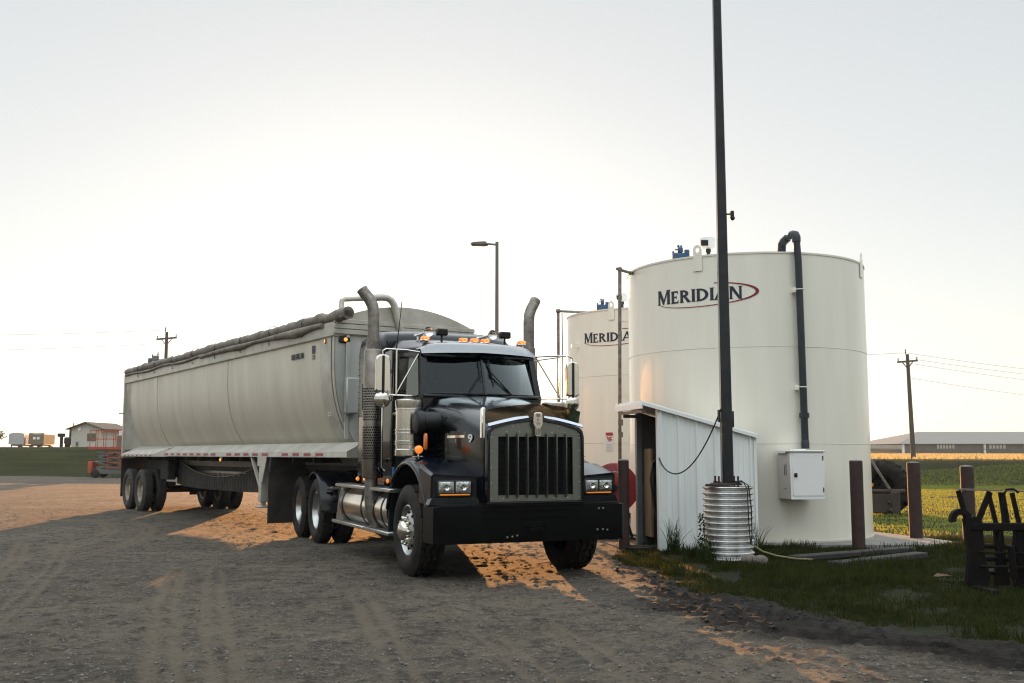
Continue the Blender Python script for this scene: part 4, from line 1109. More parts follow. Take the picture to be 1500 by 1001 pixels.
    # rolled tarp with sag, cords and front arm
    m = MB(); pts = []; rs = []
    for y in np.linspace(-.15, L + .02, 110):
        n_ = fbm(np.array([y * 3.0]), np.array([.3]), 3, 8)[0] - .5; n2 = vnoise(np.array([y * 7.0]), np.array([2.2]), 4)[0] - .5
        pts.append((.075 + .03 * n_, y, 3.595 + .04 * n_)); rs.append(.092 + .040 * n2 + .02 * n_)
    m.tube(pts, rs, 14)
    tp = m.build('rolled_tarp', TARP, root, ang=70)
    m = MB(); pts = []; rs = []
    for y in np.linspace(.35, 6.8, 70):
        k = vnoise(np.array([y * 1.4]), np.array([5.5]), 4)[0]; b = abs(sin(y * .95)) ; pts.append((-.025, y, 3.50 - .055 * k)); rs.append(.032 + .055 * k * b)
    m.tube(pts, rs, 10); m.tube([(-.02, y, 3.475 + .02 * sin(y * 2.1)) for y in np.linspace(6.6, L - .2, 40)], .028, 8); m.build('loose_tarp_fold', TARP, tp, ang=70)
    m = MB()
    for y in np.arange(1.2, L, 1.55): m.lathe([(.115, y - .012), (.122, y), (.115, y + .012)], o=(.075, 0, 3.595), axis='y', n=14); m.tube([(-.03, y, 3.58), (-.02, y + .02, 3.42), (-.005, y + .05, 3.36)], .007, 5)
    m.build('tarp_cord', PLASTIC, tp)
    m = MB(); m.tube([(.07, -.42, 3.60), (.07, -.12, 3.60)], .10, 12); m.box((-.02, -.42, 3.52), (.16, -.25, 3.66), .02); m.build('tarp_motor', TARP, tp)
    m = MB(); m.tube([(.08, -.12, 3.68), (.10, -.1, 3.83), (.16, -.08, 3.86), (.5, -.08, 3.90)], .042, 10); m.tube([(.5, -.08, 3.90), (.80, -.08, 3.945), (.90, -.08, 3.945), (.98, -.08, 3.91), (1.03, -.08, 3.84), (1.06, -.08, 3.76), (1.17, -.08, 3.36)], .058, 12)
    m.build('tarp_arm', TRAILD, tp)
    # undercarriage
    m = MB()
    for x in (.75, 1.75): m.box((x, .3, 1.05), (x + .12, L - .2, 1.36), .01)
    for y in np.arange(1.0, L, .9): m.box((.15, y, 1.27), (W - .15, y + .06, 1.355))
    m.box((.6, .1, 1.15), (2.0, 2.4, 1.22)); m.box((.5, 10.9, .85), (2.1, 13.3, 1.30), .03)
    for d in (11.73, 12.99): m.tube([(.4, d, .52), (2.2, d, .52)], .07, 10); m.box((.66, d - .5, .62), (.80, d + .5, .72)); m.box((1.8, d - .5, .62), (1.94, d + .5, .72))
    m.box((.35, 10.35, .80), (.55, 11.0, 1.33), .02)
    m.build('underframe', FRAMED, root)
    m = MB()
    m.box((.82, 4.6, .98), (1.78, 10.4, 1.06), .01)
    for y in np.arange(4.8, 10.4, .35): m.box((.8, y, .93), (1.8, y + .05, .985))
    m.build('conveyor_floor', TRAILD, root)
    # hanging ribbed skirt between landing leg and axles
    for x_s in (.62, 1.98):  # far-side skirt is unseen, added to cut the sunlight under the trailer
      m = MB(); rows = []
      ys = np.linspace(4.75, 10.45, 230)
      for i, y in enumerate(ys):
        u = (y - 4.75) / 5.7; top = 1.27 - .36 * (1 - (2 * (u * .96 + .06) - 1) ** 2); bot = .66 - .03 * sin(pi * u) + .05 * (u > .9) * (u - .9) * 10
        x = x_s + .010 * sin(i * .9)
        if x_s > 1: bot -= .05
        rows.append([(x, y, top + .012 * sin(i * .45)), (x - .004, y, (top + bot) / 2), (x, y, bot)])
      m.grid(rows); rows2 = [[(p[0] + .02, p[1], p[2]) for p in r] for r in rows]; m.grid(rows2)
      sk = m.build('hanging_skirt', FLAP, root, ang=60)
      m = MB(); m.tube([(x_s - .02, y, 1.285 - .36 * (1 - (2 * ((y - 4.75) / 5.7 * .96 + .06) - 1) ** 2)) for y in np.linspace(4.75, 10.45, 40)], .014, 6); m.build('skirt_cord', STEELD, sk)
    # landing legs
    for s in (0, 1):
        X = (lambda e: e) if s == 0 else (lambda e: W - e)
        m = MB(); m.box((X(.0), 3.02, .56), (X(.14), 3.16, 1.36), .01); m.box((X(.03), 3.05, .48), (X(.11), 3.13, .58), .006)
        m.prism([(3.20, 1.365), (2.74, 1.365), (2.94, .92), (3.02, .92), (3.02, 1.2), (3.2, 1.2)], 'x', X(-.015), X(-.001))
        m.bar((X(.08), 3.75, 1.36), (X(.07), 3.16, .72), .05, .05); m.box((X(-.04), 2.98, .455), (X(.18), 3.2, .49), .008)
        m.build('landing_leg', TRAILD, root)
    m = MB(); m.tube([(.3, 3.09, .85), (2.3, 3.09, .85)], .03, 8); m.build('leg_crossbar', STEELD, root)
    for s in (0, 1):
        X = (lambda e: e) if s == 0 else (lambda e: W - e)
        m = MB(); m.box((X(.0), 2.66, .20), (X(1.27), 2.68, 1.10)); m.box((X(.02), 2.64, 1.08), (X(1.25), 2.70, 1.36), .01); m.build('front_mudflap', FLAP, root)
        m = MB(); m.box((X(.05), L + .15, .30), (X(.72), L + .165, 1.28)); m.box((X(.02), L - .02, 1.26), (X(.75), L + .17, 1.31)); m.build('rear_mudflap', FLAP, root)
    mid = bpy.data.objects.new('axle_group', None)
    bpy.data.objects.remove(mid)
    for s in (-1, 1):
        for d in (11.73, 12.99):
            e = wheel(root, 1.275, d, .525, .265, .292, 'rib', s, 'dish', RUBDUST, [TANRIM, TANRIM, FRAMED], dual=True)
            e.location.x = W / 2
    return root
# ---------------------------------------------------------------- storage tanks
def letter_polys():
    """wedge-serif capitals in a unit box; each is (width, [convex polygons])"""
    def rect(x0, y0, x1, y1): return [(x0, y0), (x1, y0), (x1, y1), (x0, y1)]
    def stem(x, w=.235, y0=0, y1=1, sf=.07):
        return [rect(x, y0 + .05, x + w, y1 - .05), [(x - sf, y0), (x + w + sf, y0), (x + w + .01, y0 + .08), (x - .01, y0 + .08)], [(x - .01, y1 - .08), (x + w + .01, y1 - .08), (x + w + sf, y1), (x - sf, y1)]]
    def bowl(x0, y0, y1, dep, wv, wh, n=10):
        cy = (y0 + y1) / 2; out = []
        P = lambda k, i: (x0 + (dep - (wv if i else 0)) * sin(pi * k / n), cy - ((y1 - y0) / 2 - (wh if i else 0)) * cos(pi * k / n))
        for k in range(n): out.append([P(k, 0), P(k + 1, 0), P(k + 1, 1), P(k, 1)])
        return out
    L = {}
    L['M'] = (1.22, stem(.10, .18) + stem(.92, .235) + [[(.08, 1), (.36, 1), (.70, .18), (.62, .0), (.54, .0)], [(.56, .0), (.62, .0), (1.04, 1), (.90, 1), (.58, .2)]])
    L['E'] = (.80, stem(.10) + [rect(.2, .0, .66, .12), [(.60, .10), (.70, .0), (.74, .24), (.68, .24)], rect(.2, .88, .64, 1.0), [(.58, .9), (.62, .76), (.68, .76), (.70, 1.0)], rect(.2, .45, .54, .56), [(.5, .38), (.56, .36), (.56, .65), (.5, .63)]])
    L['R'] = (.98, stem(.10) + bowl(.30, .44, 1.0, .49, .25, .14) + [rect(.2, .88, .30, 1.0), rect(.2, .44, .30, .56), [(.36, .48), (.60, .48), (1.0, .0), (.70, .0)]])
    L['I'] = (.40, stem(.10))
    L['D'] = (1.04, stem(.10) + bowl(.30, .0, 1.0, .70, .25, .14, 14) + [rect(.2, .0, .30, .12), rect(.2, .88, .30, 1.0)])
    L['A'] = (1.04, [[(.0, .0), (.16, .0), (.55, .90), (.50, 1.04), (.44, 1.0)], [(.48, 1.04), (.60, 1.0), (1.04, .0), (.78, .0), (.44, .86)], rect(.26, .26, .76, .37), rect(-.05, .0, .24, .06), rect(.70, .0, 1.08, .06)])
    L['N'] = (1.08, stem(.10, .17) + stem(.78, .17) + [[(.06, 1.0), (.34, 1.0), (.95, .0), (.74, .0)]])
    return L
def tank(loc, label, sign=False):
    RT, HT = 2.07, 4.625
    root = thing('storage_tank', label, 'tank', loc)
    m = MB(); prof = [(RT, 0.0)] + [(RT + .004 * sin(z * 9), z) for z in np.linspace(.1, HT - .04, 24)] + [(RT, HT)]
    m.lathe(prof, n=160)
    va = np.array(m.v); azm = np.arctan2(va[:, 0], va[:, 1]); rr = RT + .007 * (fbm(azm * 3.2 + 9, va[:, 2] * 1.1, 3, 3) - .5) * np.clip(np.minimum(va[:, 2], HT - va[:, 2]) * 3, 0, 1); kk = rr / np.hypot(va[:, 0], va[:, 1])
    m.v = [tuple(p) for p in np.column_stack([va[:, 0] * kk, va[:, 1] * kk, va[:, 2]])]
    m.build('shell', TANKW, root, ang=60)
    m = MB(); m.lathe([(RT + .012, HT - .03), (RT + .014, HT), (RT - .02, HT + .006), (.3, HT + .20), (.001, HT + .21)], n=96)
    m.build('roof', TANKW, root)
    m = MB()
    for z in (3.09, 1.549): m.lathe([(RT - .002, z - .007), (RT + .005, z), (RT - .002, z + .007)], n=160)
    m.lathe([(RT - .002, .03), (RT + .012, .03), (RT + .012, .0)], n=120)
    m.build('weld_seam', mat('weld_line', (.60, .57, .49), .5), root)
    def P(az, z, r=RT): return (r * sin(az), -r * cos(az), z)
    # lettering
    L = letter_polys(); u = R(-56) * RT; z0 = 3.872; m = MB(); k = 0; tot = 1.562
    word = 'MERIDIAN'; wsum = sum(L[c][0] * (1.12 if i == 0 else 1) for i, c in enumerate(word))
    caph = .208; sx = tot / wsum
    for i, c in enumerate(word):
        wd, ps = L[c]; kx = sx * (1.12 if i == 0 else 1); kz = caph * (1.17 if i == 0 else 1)
        for q in ps:
            k += 1; r = RT + .0042 + .00022 * (k % 13)
            m.poly([P((u + p[0] * kx) / RT, z0 + p[1] * kz - (.004 if i else 0), r) for p in q])
        u += wd * kx
    m.build('lettering', LOGOB, root, fix=False)
    m = MB(); inn, outr = [], []
    cu, cz, a, b, tl = R(-33) * RT + .05, 3.965, .90, .185, R(1.5)
    for t in np.linspace(R(-153), R(76), 60):
        th = .013 + .040 * math.exp(-(t / R(40)) ** 2); 
        for lst, e in ((inn, -th / 2), (outr, th / 2)):
            du = (a + e) * cos(t); dz = (b + e) * sin(t); lst.append(P((cu + du * cos(tl) - dz * sin(tl)) / RT, cz + du * sin(tl) + dz * cos(tl), RT + .008))
    m.grid([inn, outr]); m.build('swoosh', LOGOR, root, fix=False)
    # lifting lugs
    for az in (R(-33), R(58)):
        lug = [(-.075, HT - .26), (-.075, HT + .09)] + [(-.075 * cos(q), HT + .09 + .085 * sin(q)) for q in np.linspace(0.2, pi - .2, 9)] + [(.075, HT + .09), (.075, HT - .26)]
        hole = [(.032 * cos(q), HT + .08 + .042 * sin(q)) for q in np.linspace(-pi / 2, 1.5 * pi, 21)]
        # plate as quads between outline and hole for the upper part, box for the lower part
        m = MB(); ct = np.array([sin(az), -cos(az), 0]); tx = np.array([cos(az), sin(az), 0])
        def W(p, d): v = tx * p[0] + ct * (RT + .008 + d); return (v[0], v[1], p[1])
        up = [(-.075, HT + .0)] + [p for p in lug if p[1] > HT + .05] + [(.075, HT + .0)]
        rim_ = []; n_ = 24
        import bisect
        # resample the outline around the hole by angle
        def ray_out(q):
            dx, dz = cos(q), sin(q); best = 9
            pts = up + [up[0]]
            for (x1, z1), (x2, z2) in zip(pts, pts[1:]):
                x1_, z1_, x2_, z2_ = x1, z1 - HT - .08, x2, z2 - HT - .08; den = dx * (z2_ - z1_) - dz * (x2_ - x1_)
                if abs(den) < 1e-9: continue
                t_ = (x1_ * (z2_ - z1_) - z1_ * (x2_ - x1_)) / den; s_ = (x1_ * dz - z1_ * dx) / den
                if t_ > 0 and -1e-6 <= s_ <= 1 + 1e-6: best = min(best, t_)
            return (dx * best, HT + .08 + dz * best)
        qs = [2 * pi * k / n_ for k in range(n_)]
        o_ = [ray_out(q) for q in qs]; h_ = [(.034 * cos(q), HT + .085 + .040 * sin(q)) for q in qs]
        m.grid([[W(p, 0) for p in h_], [W(p, 0) for p in o_], [W(p, .012) for p in o_], [W(p, .012) for p in h_], [W(p, 0) for p in h_]], close=True)
        lo = [(-.075, HT - .26), (.075, HT - .26), (.075, HT - .002), (-.075, HT - .002)]
        m.grid([[W(p, 0) for p in lo], [W(p, .012) for p in lo]], close=True); m.poly([W(p, .012) for p in lo])
        m.build('lifting_lug', TANKW, root, ang=30)
    # pump motor and floodlight on the roof
    bx, by = (-1.27, -.68)
    m = MB(); z = HT + .10
    m.box((bx - .12, by - .10, z - .05), (bx + .12, by + .10, z + .14), .02); m.box((bx - .02, by - .07, z + .14), (bx + .07, by + .07, z + .25), .02); m.cyl((bx + .0, by, z + .25), (bx + .0, by, z + .29), .02, 8); m.cyl((bx + .05, by, z + .25), (bx + .05, by, z + .285), .018, 8)
    m.bar((bx - .06, by, z + .21), (bx + .0, by, z + .21), .02); m.cyl((bx - .09, by, z + .14), (bx - .09, by, z + .18), .018, 8)
    m.box((bx + .09, by - .08, z - .03), (bx + .18, by + .08, z + .20), .012)
    m.build('roof_motor', BLUEM, root)
    fx, fy = (-.78, -.85); z = HT + .11
    m = MB(); m.cyl((fx, fy, z - .06), (fx, fy, z + .18), .032, 12); m.cyl((fx, fy, z + .12), (fx, fy, z + .175), .045, 12)
    fl = m.build('roof_camera', PIPEB, root)
    m = MB(); f = [(-.155, .215), (-.115, .19), (.085, .19), (.105, .21), (.105, .36), (.06, .385), (-.11, .385), (-.165, .345)]
    m.prism([(fx + p[0], z + p[1]) for p in f], 'y', fy - .1, fy + .1, .015); m.build('camera_housing', CABW, fl, ang=25)
    m = MB(); m.box((fx - .145, fy - .112, z + .215), (fx - .02, fy - .101, z + .315), .004); m.build('camera_window', PLASTIC, fl)
    return root

def make_tanks():
    t1 = tank((4.178, 18.322, .03), 'white steel storage tank standing behind the corrugated shed, with a white cabinet on its wall', )
    t2 = tank((3.41, 25.07, .11), 'white storage tank half hidden behind the truck hood, with a red warning sign on it', )
    c2 = (3.41, 25.07)
    # warning sign on the far tank
    m = MB(); az = R(-35.3)
    def Q(da, z, e): a = az + da / 2.07; return ((2.07 + e) * sin(a), -(2.07 + e) * cos(a), z)
    m.poly([Q(-.10, 1.36, .010), Q(.10, 1.36, .010), Q(.10, 1.80, .010), Q(-.10, 1.80, .010)]); s = m.build('warning_sign', WHITE, t2, fix=False)
    m = MB(); m.poly([Q(-.092, 1.72, .014), Q(.092, 1.72, .014), Q(.092, 1.79, .014), Q(-.092, 1.79, .014)])
    for k, (a, b, zz) in enumerate(((-.07, -.02, 1.67), (.0, .06, 1.665), (-.05, .03, 1.63), (.02, .075, 1.61), (-.02, .02, 1.59))): m.poly([Q(a, zz, .014), Q(b, zz, .014), Q(b, zz + .028, .014), Q(a, zz + .028, .014)])
    m.build('sign_print', mat('sign_red', (.42, .03, .03), .5), s, fix=False)
    m = MB()
    for k in range(5): m.poly([Q(-.07, 1.38 + k * .035, .014), Q(.05 + .02 * (k % 2), 1.38 + k * .035, .014), Q(.05 + .02 * (k % 2), 1.39 + k * .035, .014), Q(-.07, 1.39 + k * .035, .014)])
    m.build('sign_small_print', mat('sign_grey', (.45, .45, .45), .5), s, fix=False)
    m = MB(); m.poly([Q(-.10, .98, .010), Q(.08, .98, .010), Q(.08, 1.03, .010), Q(-.10, 1.03, .010)]); m.build('name_plate', PLASTIC, t2, fix=False)
    m = MB()
    for z in (4.4, 2.70):
        a = R(-22.6); P = lambda da, zz, e: ((2.07 + e) * sin(a + da / 2.07), -(2.07 + e) * cos(a + da / 2.07), zz)
        m.poly([P(-.2, z - .09, .012), P(.1, z - .09, .012), P(.1, z + .09, .012), P(-.2, z + .09, .012)])
        m.box((2.07 * sin(R(-62)) - .18, -2.07 * cos(R(-62)) - .02, z - .6), (2.07 * sin(R(-62)) + .02, -2.07 * cos(R(-62)) + .02, z - .52))
    m.build('pipe_bracket', TANKW, t2, fix=False)
    # right fill pipe of the near tank
    t = thing('fill_pipe', 'thick dark fill pipe with a gooseneck running down to the white cabinet', 'pipe', (4.585, 16.19, 0))
    m = MB(); m.tube([(-.02, 0, 4.84), (.0, 0, 4.5), (.012, 0, 3), (.022, 0, 1.50)], .056, 16)
    m.lathe([(.06, 1.98), (.078, 1.985), (.078, 2.06), (.06, 2.065)], o=(.02, 0, 0), n=16); m.lathe([(.062, 1.50), (.064, 1.62), (.058, 1.63)], o=(.022, 0, 0), n=16)
    m.build('riser', PIPEB, t)
    m = MB(); m.tube([(-.02, 0, 4.80), (-.02, .0, 4.875), (-.028, .02, 4.92), (-.05, .06, 4.935), (-.075, .10, 4.93)], .068, 16); m.tube([(-.07, .09, 4.93), (-.14, .24, 4.875)], .048, 12); m.tube([(-.115, .19, 4.90), (-.15, .27, 4.865), (-.17, .31, 4.82), (-.175, .32, 4.74), (-.18, .32, 4.62)], .068, 14)
    m.lathe([(.07, 4.52), (.095, 4.53), (.10, 4.60), (.075, 4.63), (.07, 4.68)], o=(-.20, .32, 0), n=12); m.build('gooseneck', PIPEB, t)
    m = MB(); m.cyl((-.20, .32, 4.50), (-.20, .32, 4.70 - .17), .10, 18); m.cyl((-.20, .32, 4.36), (-.20, .32, 4.52), .085, 18); m.build('roof_flange', TANKW, t)
    for z in (4.03, 2.47):
        m = MB(); m.box((-.10, -.02, z - .05), (-.05, .14, z + .03), .006); m.lathe([(.06, z - .008), (.072, z - .008), (.072, z + .008), (.06, z + .008)], o=(.01, 0, 0), n=16); m.build('pipe_clamp', TANKW, t)
    # white electric cabinet hung on the tank
    t = thing('electrical_cabinet', 'white metal cabinet with a latched door, hung on the tank under the thick dark pipe', 'cabinet', (4.47, 15.92, .73), R(6))
    m = MB(); m.box((-.27, -.19, 0), (.27, .30, .72), .008); m.build('cabinet_body', CABG, t)
    m = MB(); m.box((-.268, -.205, .0), (.272, -.192, .712), .003); m.box((-.235, -.214, .055), (.255, -.2055, .685), .004); d = m.build('door', CABW, t)
    m = MB(); m.box((-.215, -.232, .34), (-.165, -.2145, .40), .006); m.lathe([(.001, -.245), (.02, -.243), (.022, -.235)], o=(-.195, 0, .37), axis='y', n=12); m.build('door_latch', PLASTIC, d)
    for z in (.59, .11): m = MB(); m.box((.236, -.219, z), (.252, -.2145, z + .07)); m.build('hinge', PLASTIC, d)
    m = MB(); m.box((-.30, -.235, .722), (.29, .30, .745), .006); m.box((-.31, -.1, .70), (-.30, .28, .74)); m.build('rain_lid', CABW, t)
    m = MB(); m.box((-.2735, -.05, .36), (-.2705, -.025, .54)); m.box((-.2735, .02, .36), (-.2705, .04, .52)); m.box((-.2735, -.02, .15), (-.2705, .04, .165)); m.build('side_vent', PLASTIC, t)
    m = MB(); m.cyl((-.03, .02, .745), (-.03, .02, .765), .10, 20); m.cyl((-.20, -.1, .745), (-.20, -.1, .77), .014, 8); m.build('pipe_flange', CABW, t)
    # left riser between the tanks
    t = thing('vent_pipe', 'slim grey riser pipe with a level top arm, rising behind the shed roof', 'pipe', (1.845, 17.5, 0))
    m = MB(); m.tube([(.02, 0, 4.60), (.0, 0, 3), (-.018, 0, 1.2)], .030, 10)
    m.lathe([(.045, 1.9), (.045, 2.0)], n=10); m.lathe([(.03, 2.12), (.045, 2.13), (.045, 2.20), (.03, 2.21)], n=10); m.lathe([(.03, 1.70), (.042, 1.71), (.042, 1.78), (.03, 1.79)], n=10); m.build('riser', STEELD, t)
    m = MB(); m.tube([(-.03, 0, 4.60), (.25, .4, 4.60), (.55, .85, 4.61), (.62, .95, 4.60)], .026, 10); m.ball((.02, .03, 4.60), .045, 8); m.lathe([(.036, -.03), (.036, .03)], o=(.25, .4, 4.60), axis='x', n=10); m.build('top_arm', STEELD, t)
    m = MB(); m.tube([(-.018, 0, 1.2), (-.02, -.02, .9), (-.1, -.1, .55)], .028, 10); m.build('lower_end', STEELD, t)
    # far tank riser
    t = thing('vent_pipe', 'grey riser pipe behind the far mirror of the truck, beside the smaller tank', 'pipe', (1.10, 24.2, 0))
    m = MB(); m.tube([(0, 0, 4.78), (0, 0, 1.0)], .034, 10); m.build('riser', STEELD, t)
    m = MB(); m.tube([(-.05, 0, 4.80), (.5, .25, 4.81), (1.1, .5, 4.82)], .030, 10); m.ball((0, 0, 4.80), .06, 8); m.build('top_arm', STEELD, t)
    m = MB(); m.tube([(.09, 0, 4.75), (.10, -.02, 3.4), (.08, 0, 2.4)], .011, 6); m.build('drain_line', RUST, t)
    # plumbing at the foot of the near tank, left
    t = thing('valve_manifold', 'brass and rust valve fittings behind the brown post', 'valve', (1.66, 17.3, 1.16))
    m = MB(); m.tube([(-.15, 0, .0), (.25, 0, .0)], .035, 10)
    for x in (-.12, -.07, -.02, .05): m.lathe([(.045, -.012), (.052, 0), (.045, .012)], o=(x, 0, 0), axis='x', n=12)
    m.build('valve_body', mat('brass', (.42, .28, .12), .4, .8), t)
    m = MB(); m.ball((.19, -.02, -.05), .06, 8); m.tube([(.2, 0, 0), (.22, 0, -.5), (.2, 0, -1.16)], .03, 8); m.box((.14, -.05, -.16), (.27, .05, -.08), .01); m.build('valve_housing', RUST, t)

# ---------------------------------------------------------------- pump shed, pole, posts
def make_yard():
    # concrete pad
    m = MB(); m.prism(PAD, 'z', -.25, .035); o = m.build('concrete_pad', CONC); o['kind'] = 'structure'
    # shed
    sh = thing('pump_shed', 'small white corrugated metal lean-to shed with a sloping roof in front of the near tank', 'shed', (2.18, 15.35, 0), R(13))
    top = lambda x: 2.085 - .262 * x
    m = MB(); rows = []; prof = []
    x = 0.0
    while x < 1.56:
        for dx, dy in ((0, 0), (.014, -.032), (.036, -.032), (.050, 0), (.115, 0), (.121, -.006), (.139, -.006), (.145, 0), (.20, 0), (.206, -.006), (.224, -.006), (.230, 0)):
            if x + dx <= 1.56: prof.append((x + dx, dy))
        x += .29
    prof.append((1.56, 0))
    m.grid([[(px, py, -.05) for px, py in prof], [(px, py, top(px)) for px, py in prof]])
    m.build('side_wall', SHEDW, sh, ang=20)
    m = MB(); m.box((-.02, -.025, -.05), (.055, -.019, top(0)), .002); m.box((-.02, -.02, -.05), (-.012, .05, top(0))); m.build('corner_trim', SHEDW, sh); m = MB(); m.box((1.53, -.025, -.05), (1.575, -.019, top(1.56)), .002); m.build('corner_trim', SHEDW, sh)
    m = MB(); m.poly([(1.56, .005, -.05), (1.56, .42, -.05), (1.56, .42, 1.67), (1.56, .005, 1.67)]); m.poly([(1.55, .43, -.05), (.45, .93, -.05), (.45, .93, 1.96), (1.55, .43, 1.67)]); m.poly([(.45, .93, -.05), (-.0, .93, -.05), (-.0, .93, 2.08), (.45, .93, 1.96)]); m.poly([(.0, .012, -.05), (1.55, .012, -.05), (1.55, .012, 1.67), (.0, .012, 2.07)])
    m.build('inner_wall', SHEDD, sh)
    m = MB(); rf = lambda p, e: (p[0], p[1], 2.10 - .262 * p[0] + e)
    pl = [(-.27, -.06), (1.62, -.06), (1.62, .48), (.62, 1.0), (-.27, 1.15)]
    m.grid([[rf(p, .0) for p in pl], [rf(p, .022) for p in pl]], close=True); m.poly([rf(p, .022) for p in pl]); m.poly([rf(p, 0) for p in pl])
    for y in np.arange(0.0, 1.15, .19): m.bar(rf((-.275, y), .032), rf((1.60 if y < .5 else 1.60 - (y - .48) * 1.9, y), .032), .03, .022)
    roof = m.build('roof', SHEDW, sh, ang=20)
    m = MB(); m.box((-.285, -.065, 2.085), (-.262, 1.15, 2.175), .003); m.bar(rf((-.27, -.066), -.005), rf((1.62, -.066), -.005), .012, .05); m.build('fascia', CABW, roof)
    m = MB(); m.box((-.25, .0, 2.03), (-.20, 1.1, 2.075)); m.box((-.02, .88, -.05), (.06, .96, 2.05)); m.box((-.24, .86, 1.98), (.05, .90, 2.03)); m.build('post', mat('painted_post', (.13, .15, .16), .5, var=.3), sh)
    m = MB(); m.box((.10, .60, .15), (.14, .90, 1.50)); m.build('plywood_panel', WOODB, sh)
    m = MB(); m.box((.14, .16, .30), (.5, .5, .95), .03); m.cyl((.3, .33, .95), (.3, .33, 1.25), .09, 14); m.box((.2, .2, 0), (.45, .46, .3)); m.build('pump', SATIN, sh)
    hs = thing('fuel_hose', 'black fuel hose looped from the open front of the shed down to the ground', 'hose', (2.05, 15.75, 0))
    m = MB(); m.tube([(.22, -.10, .06), (.16, -.06, .3), (.10, .0, .7), (.06, .02, 1.05), (.10, .05, 1.28), (.20, .08, 1.35), (.28, .1, 1.33), (.30, .1, 1.0), (.27, .05, .5), (.2, .0, .08)], .020, 8); m.build('hose_run', HOSE, hs)
    m = MB(); m.tube([(.2, 0, .05)] + [(-.12 + .26 * cos(a) , -.15 + .16 * sin(a), .03) for a in np.linspace(.8, 6.2, 16)] + [(.1, -.1, .03)], .020, 8); m.build('hose_coil', HOSE, hs)
    # pole on a corrugated base
    lp = thing('light_pole', 'very tall black square steel pole rising from a corrugated culvert base before the shed', 'pole', (2.935, 14.10, 0))
    m = MB(); wb, wt, h0, h1 = .152, .098, 1.02, 9.6; a = R(-1)
    def sq(wd, z): return [(cos(a) * dx - sin(a) * dy, sin(a) * dx + cos(a) * dy, z) for dx, dy in ((-wd / 2 + .012, -wd / 2), (wd / 2 - .012, -wd / 2), (wd / 2, -wd / 2 + .012), (wd / 2, wd / 2 - .012), (wd / 2 - .012, wd / 2), (-wd / 2 + .012, wd / 2), (-wd / 2, wd / 2 - .012), (-wd / 2, -wd / 2 + .012))]
    m.grid([sq(wb, h0), sq(wt, h1)], close=True); m.poly(sq(wt, h1)); m.build('shaft', POLEM, lp, ang=20)
    m = MB(); m.box((-.20, -.16, 1.0), (.17, .17, 1.025), .004)
    for dx, dy in ((-.14, -.12), (.12, -.12), (-.14, .13), (.12, .13)): m.cyl((dx, dy, .95), (dx, dy, 1.12), .014, 8); m.cyl((dx, dy, 1.025), (dx, dy, 1.05), .026, 6)
    m.box((-.34, -.27, .985), (-.02, -.19, 1.02), .006); m.box((-.06, -.31, .955), (.04, -.2, 1.0), .01); m.build('base_plate', RUST, lp)
    m = MB(); prof = []
    for k in range(120): z = -.05 + 1.03 * k / 119; prof.append((.322 + .020 * sin(2 * pi * z / .079), z))
    m.lathe(prof, n=48); cb = m.build('corrugated_base', GALV, lp, ang=70)
    m = MB(); m.lathe([(.333, .97), (.30, .975), (.001, .98)], n=40); m.build('concrete_fill', CONC, cb)
    m = MB(); m.box((.12, -.05, 4.72), (.17, .03, 4.80), .008); m.ball((.15, -.02, 4.70), .035, 8); m.cyl((.07, 0, 4.76), (.13, 0, 4.76), .012, 8); m.build('photocell', PLASTIC, lp)
    m = MB(); m.box((.085, -.05, 1.78), (.10, .05, 2.0)); m.box((-.11, -.04, 1.85), (-.085, .03, 2.02)); m.build('hand_hole_cover', PLASTIC, lp)
    t = MB(); t.tube([(2.86, 14.05, 2.03), *[(2.86 - .675 * u, 14.05 + 1.28 * u, 2.03 * (1 - u) + 1.36 * u - 2.05 * u * (1 - u) ** .8 * .78) for u in np.linspace(.06, 1, 22)]], .010, 6)
    tag(t.build('drooping_cable', HOSE), 'black cable drooping from the tall pole to the shed corner', 'cable')
    t = MB(); t.tube([(2.99, 13.98, 1.04), (3.08, 13.9, 1.06), (3.16, 13.84, 1.0), (3.19, 13.83, .7), (3.19, 13.83, .35), (3.17, 13.82, .22)], .009, 6); t.tube([(2.99, 13.97, 1.05), (3.10, 13.86, 1.04), (3.135, 13.80, .95), (3.145, 13.80, .5), (3.165, 13.81, .22)], .008, 6); t.tube([(2.90, 14.0, 1.8), (2.87, 14.0, 1.6), (2.89, 14.0, 1.1)], .007, 5)
    tag(t.build('hanging_cable', HOSE), 'pair of thin black cables hanging down over the rim of the corrugated base', 'cable')
    t = MB(); pts = [(3.2, 13.9, .22), (3.33, 13.85, .13), (3.5, 13.8, .08), (3.72, 13.72, .05), (3.95, 13.7, .04)]; t.tube(pts, .012, 6)
    tag(t.build('garden_hose', mat('yellow_hose', (.19, .165, .075), .5)), 'thin yellow hose trailing through the grass beside the corrugated base', 'hose')
    for i, (x, y, r, lb) in enumerate(((3.10, 13.62, .095, 'darker rounded rock touching the foot of the corrugated base'), (3.24, 13.60, .085, 'paler rounded rock beside the darker one at the corrugated base'))):
        b = MB(); b.ball((0, 0, 0), 1, 10)
        b.v = [(p[0] * r * 1.2 * (1 + .25 * (fbm(np.array([p[0] * 1.6 + i * 5]), np.array([p[2] * 1.6 + p[1]]), 3, 4)[0] - .5)), p[1] * r * (1 + .3 * (fbm(np.array([p[1] * 1.7]), np.array([p[2] * 1.5 + i]), 3, 6)[0] - .5)), p[2] * r * .85) for p in b.v]
        o = b.build('rock', mat('field_stone', (.20, .17, .14), .9, var=.5, vscale=12, bump=.4), ang=0); o.location = (x, y, gz(x, y) + .05); tag(o, lb, 'rock', 'rocks at the foot of the pole base')
    # bollards
    bl = None
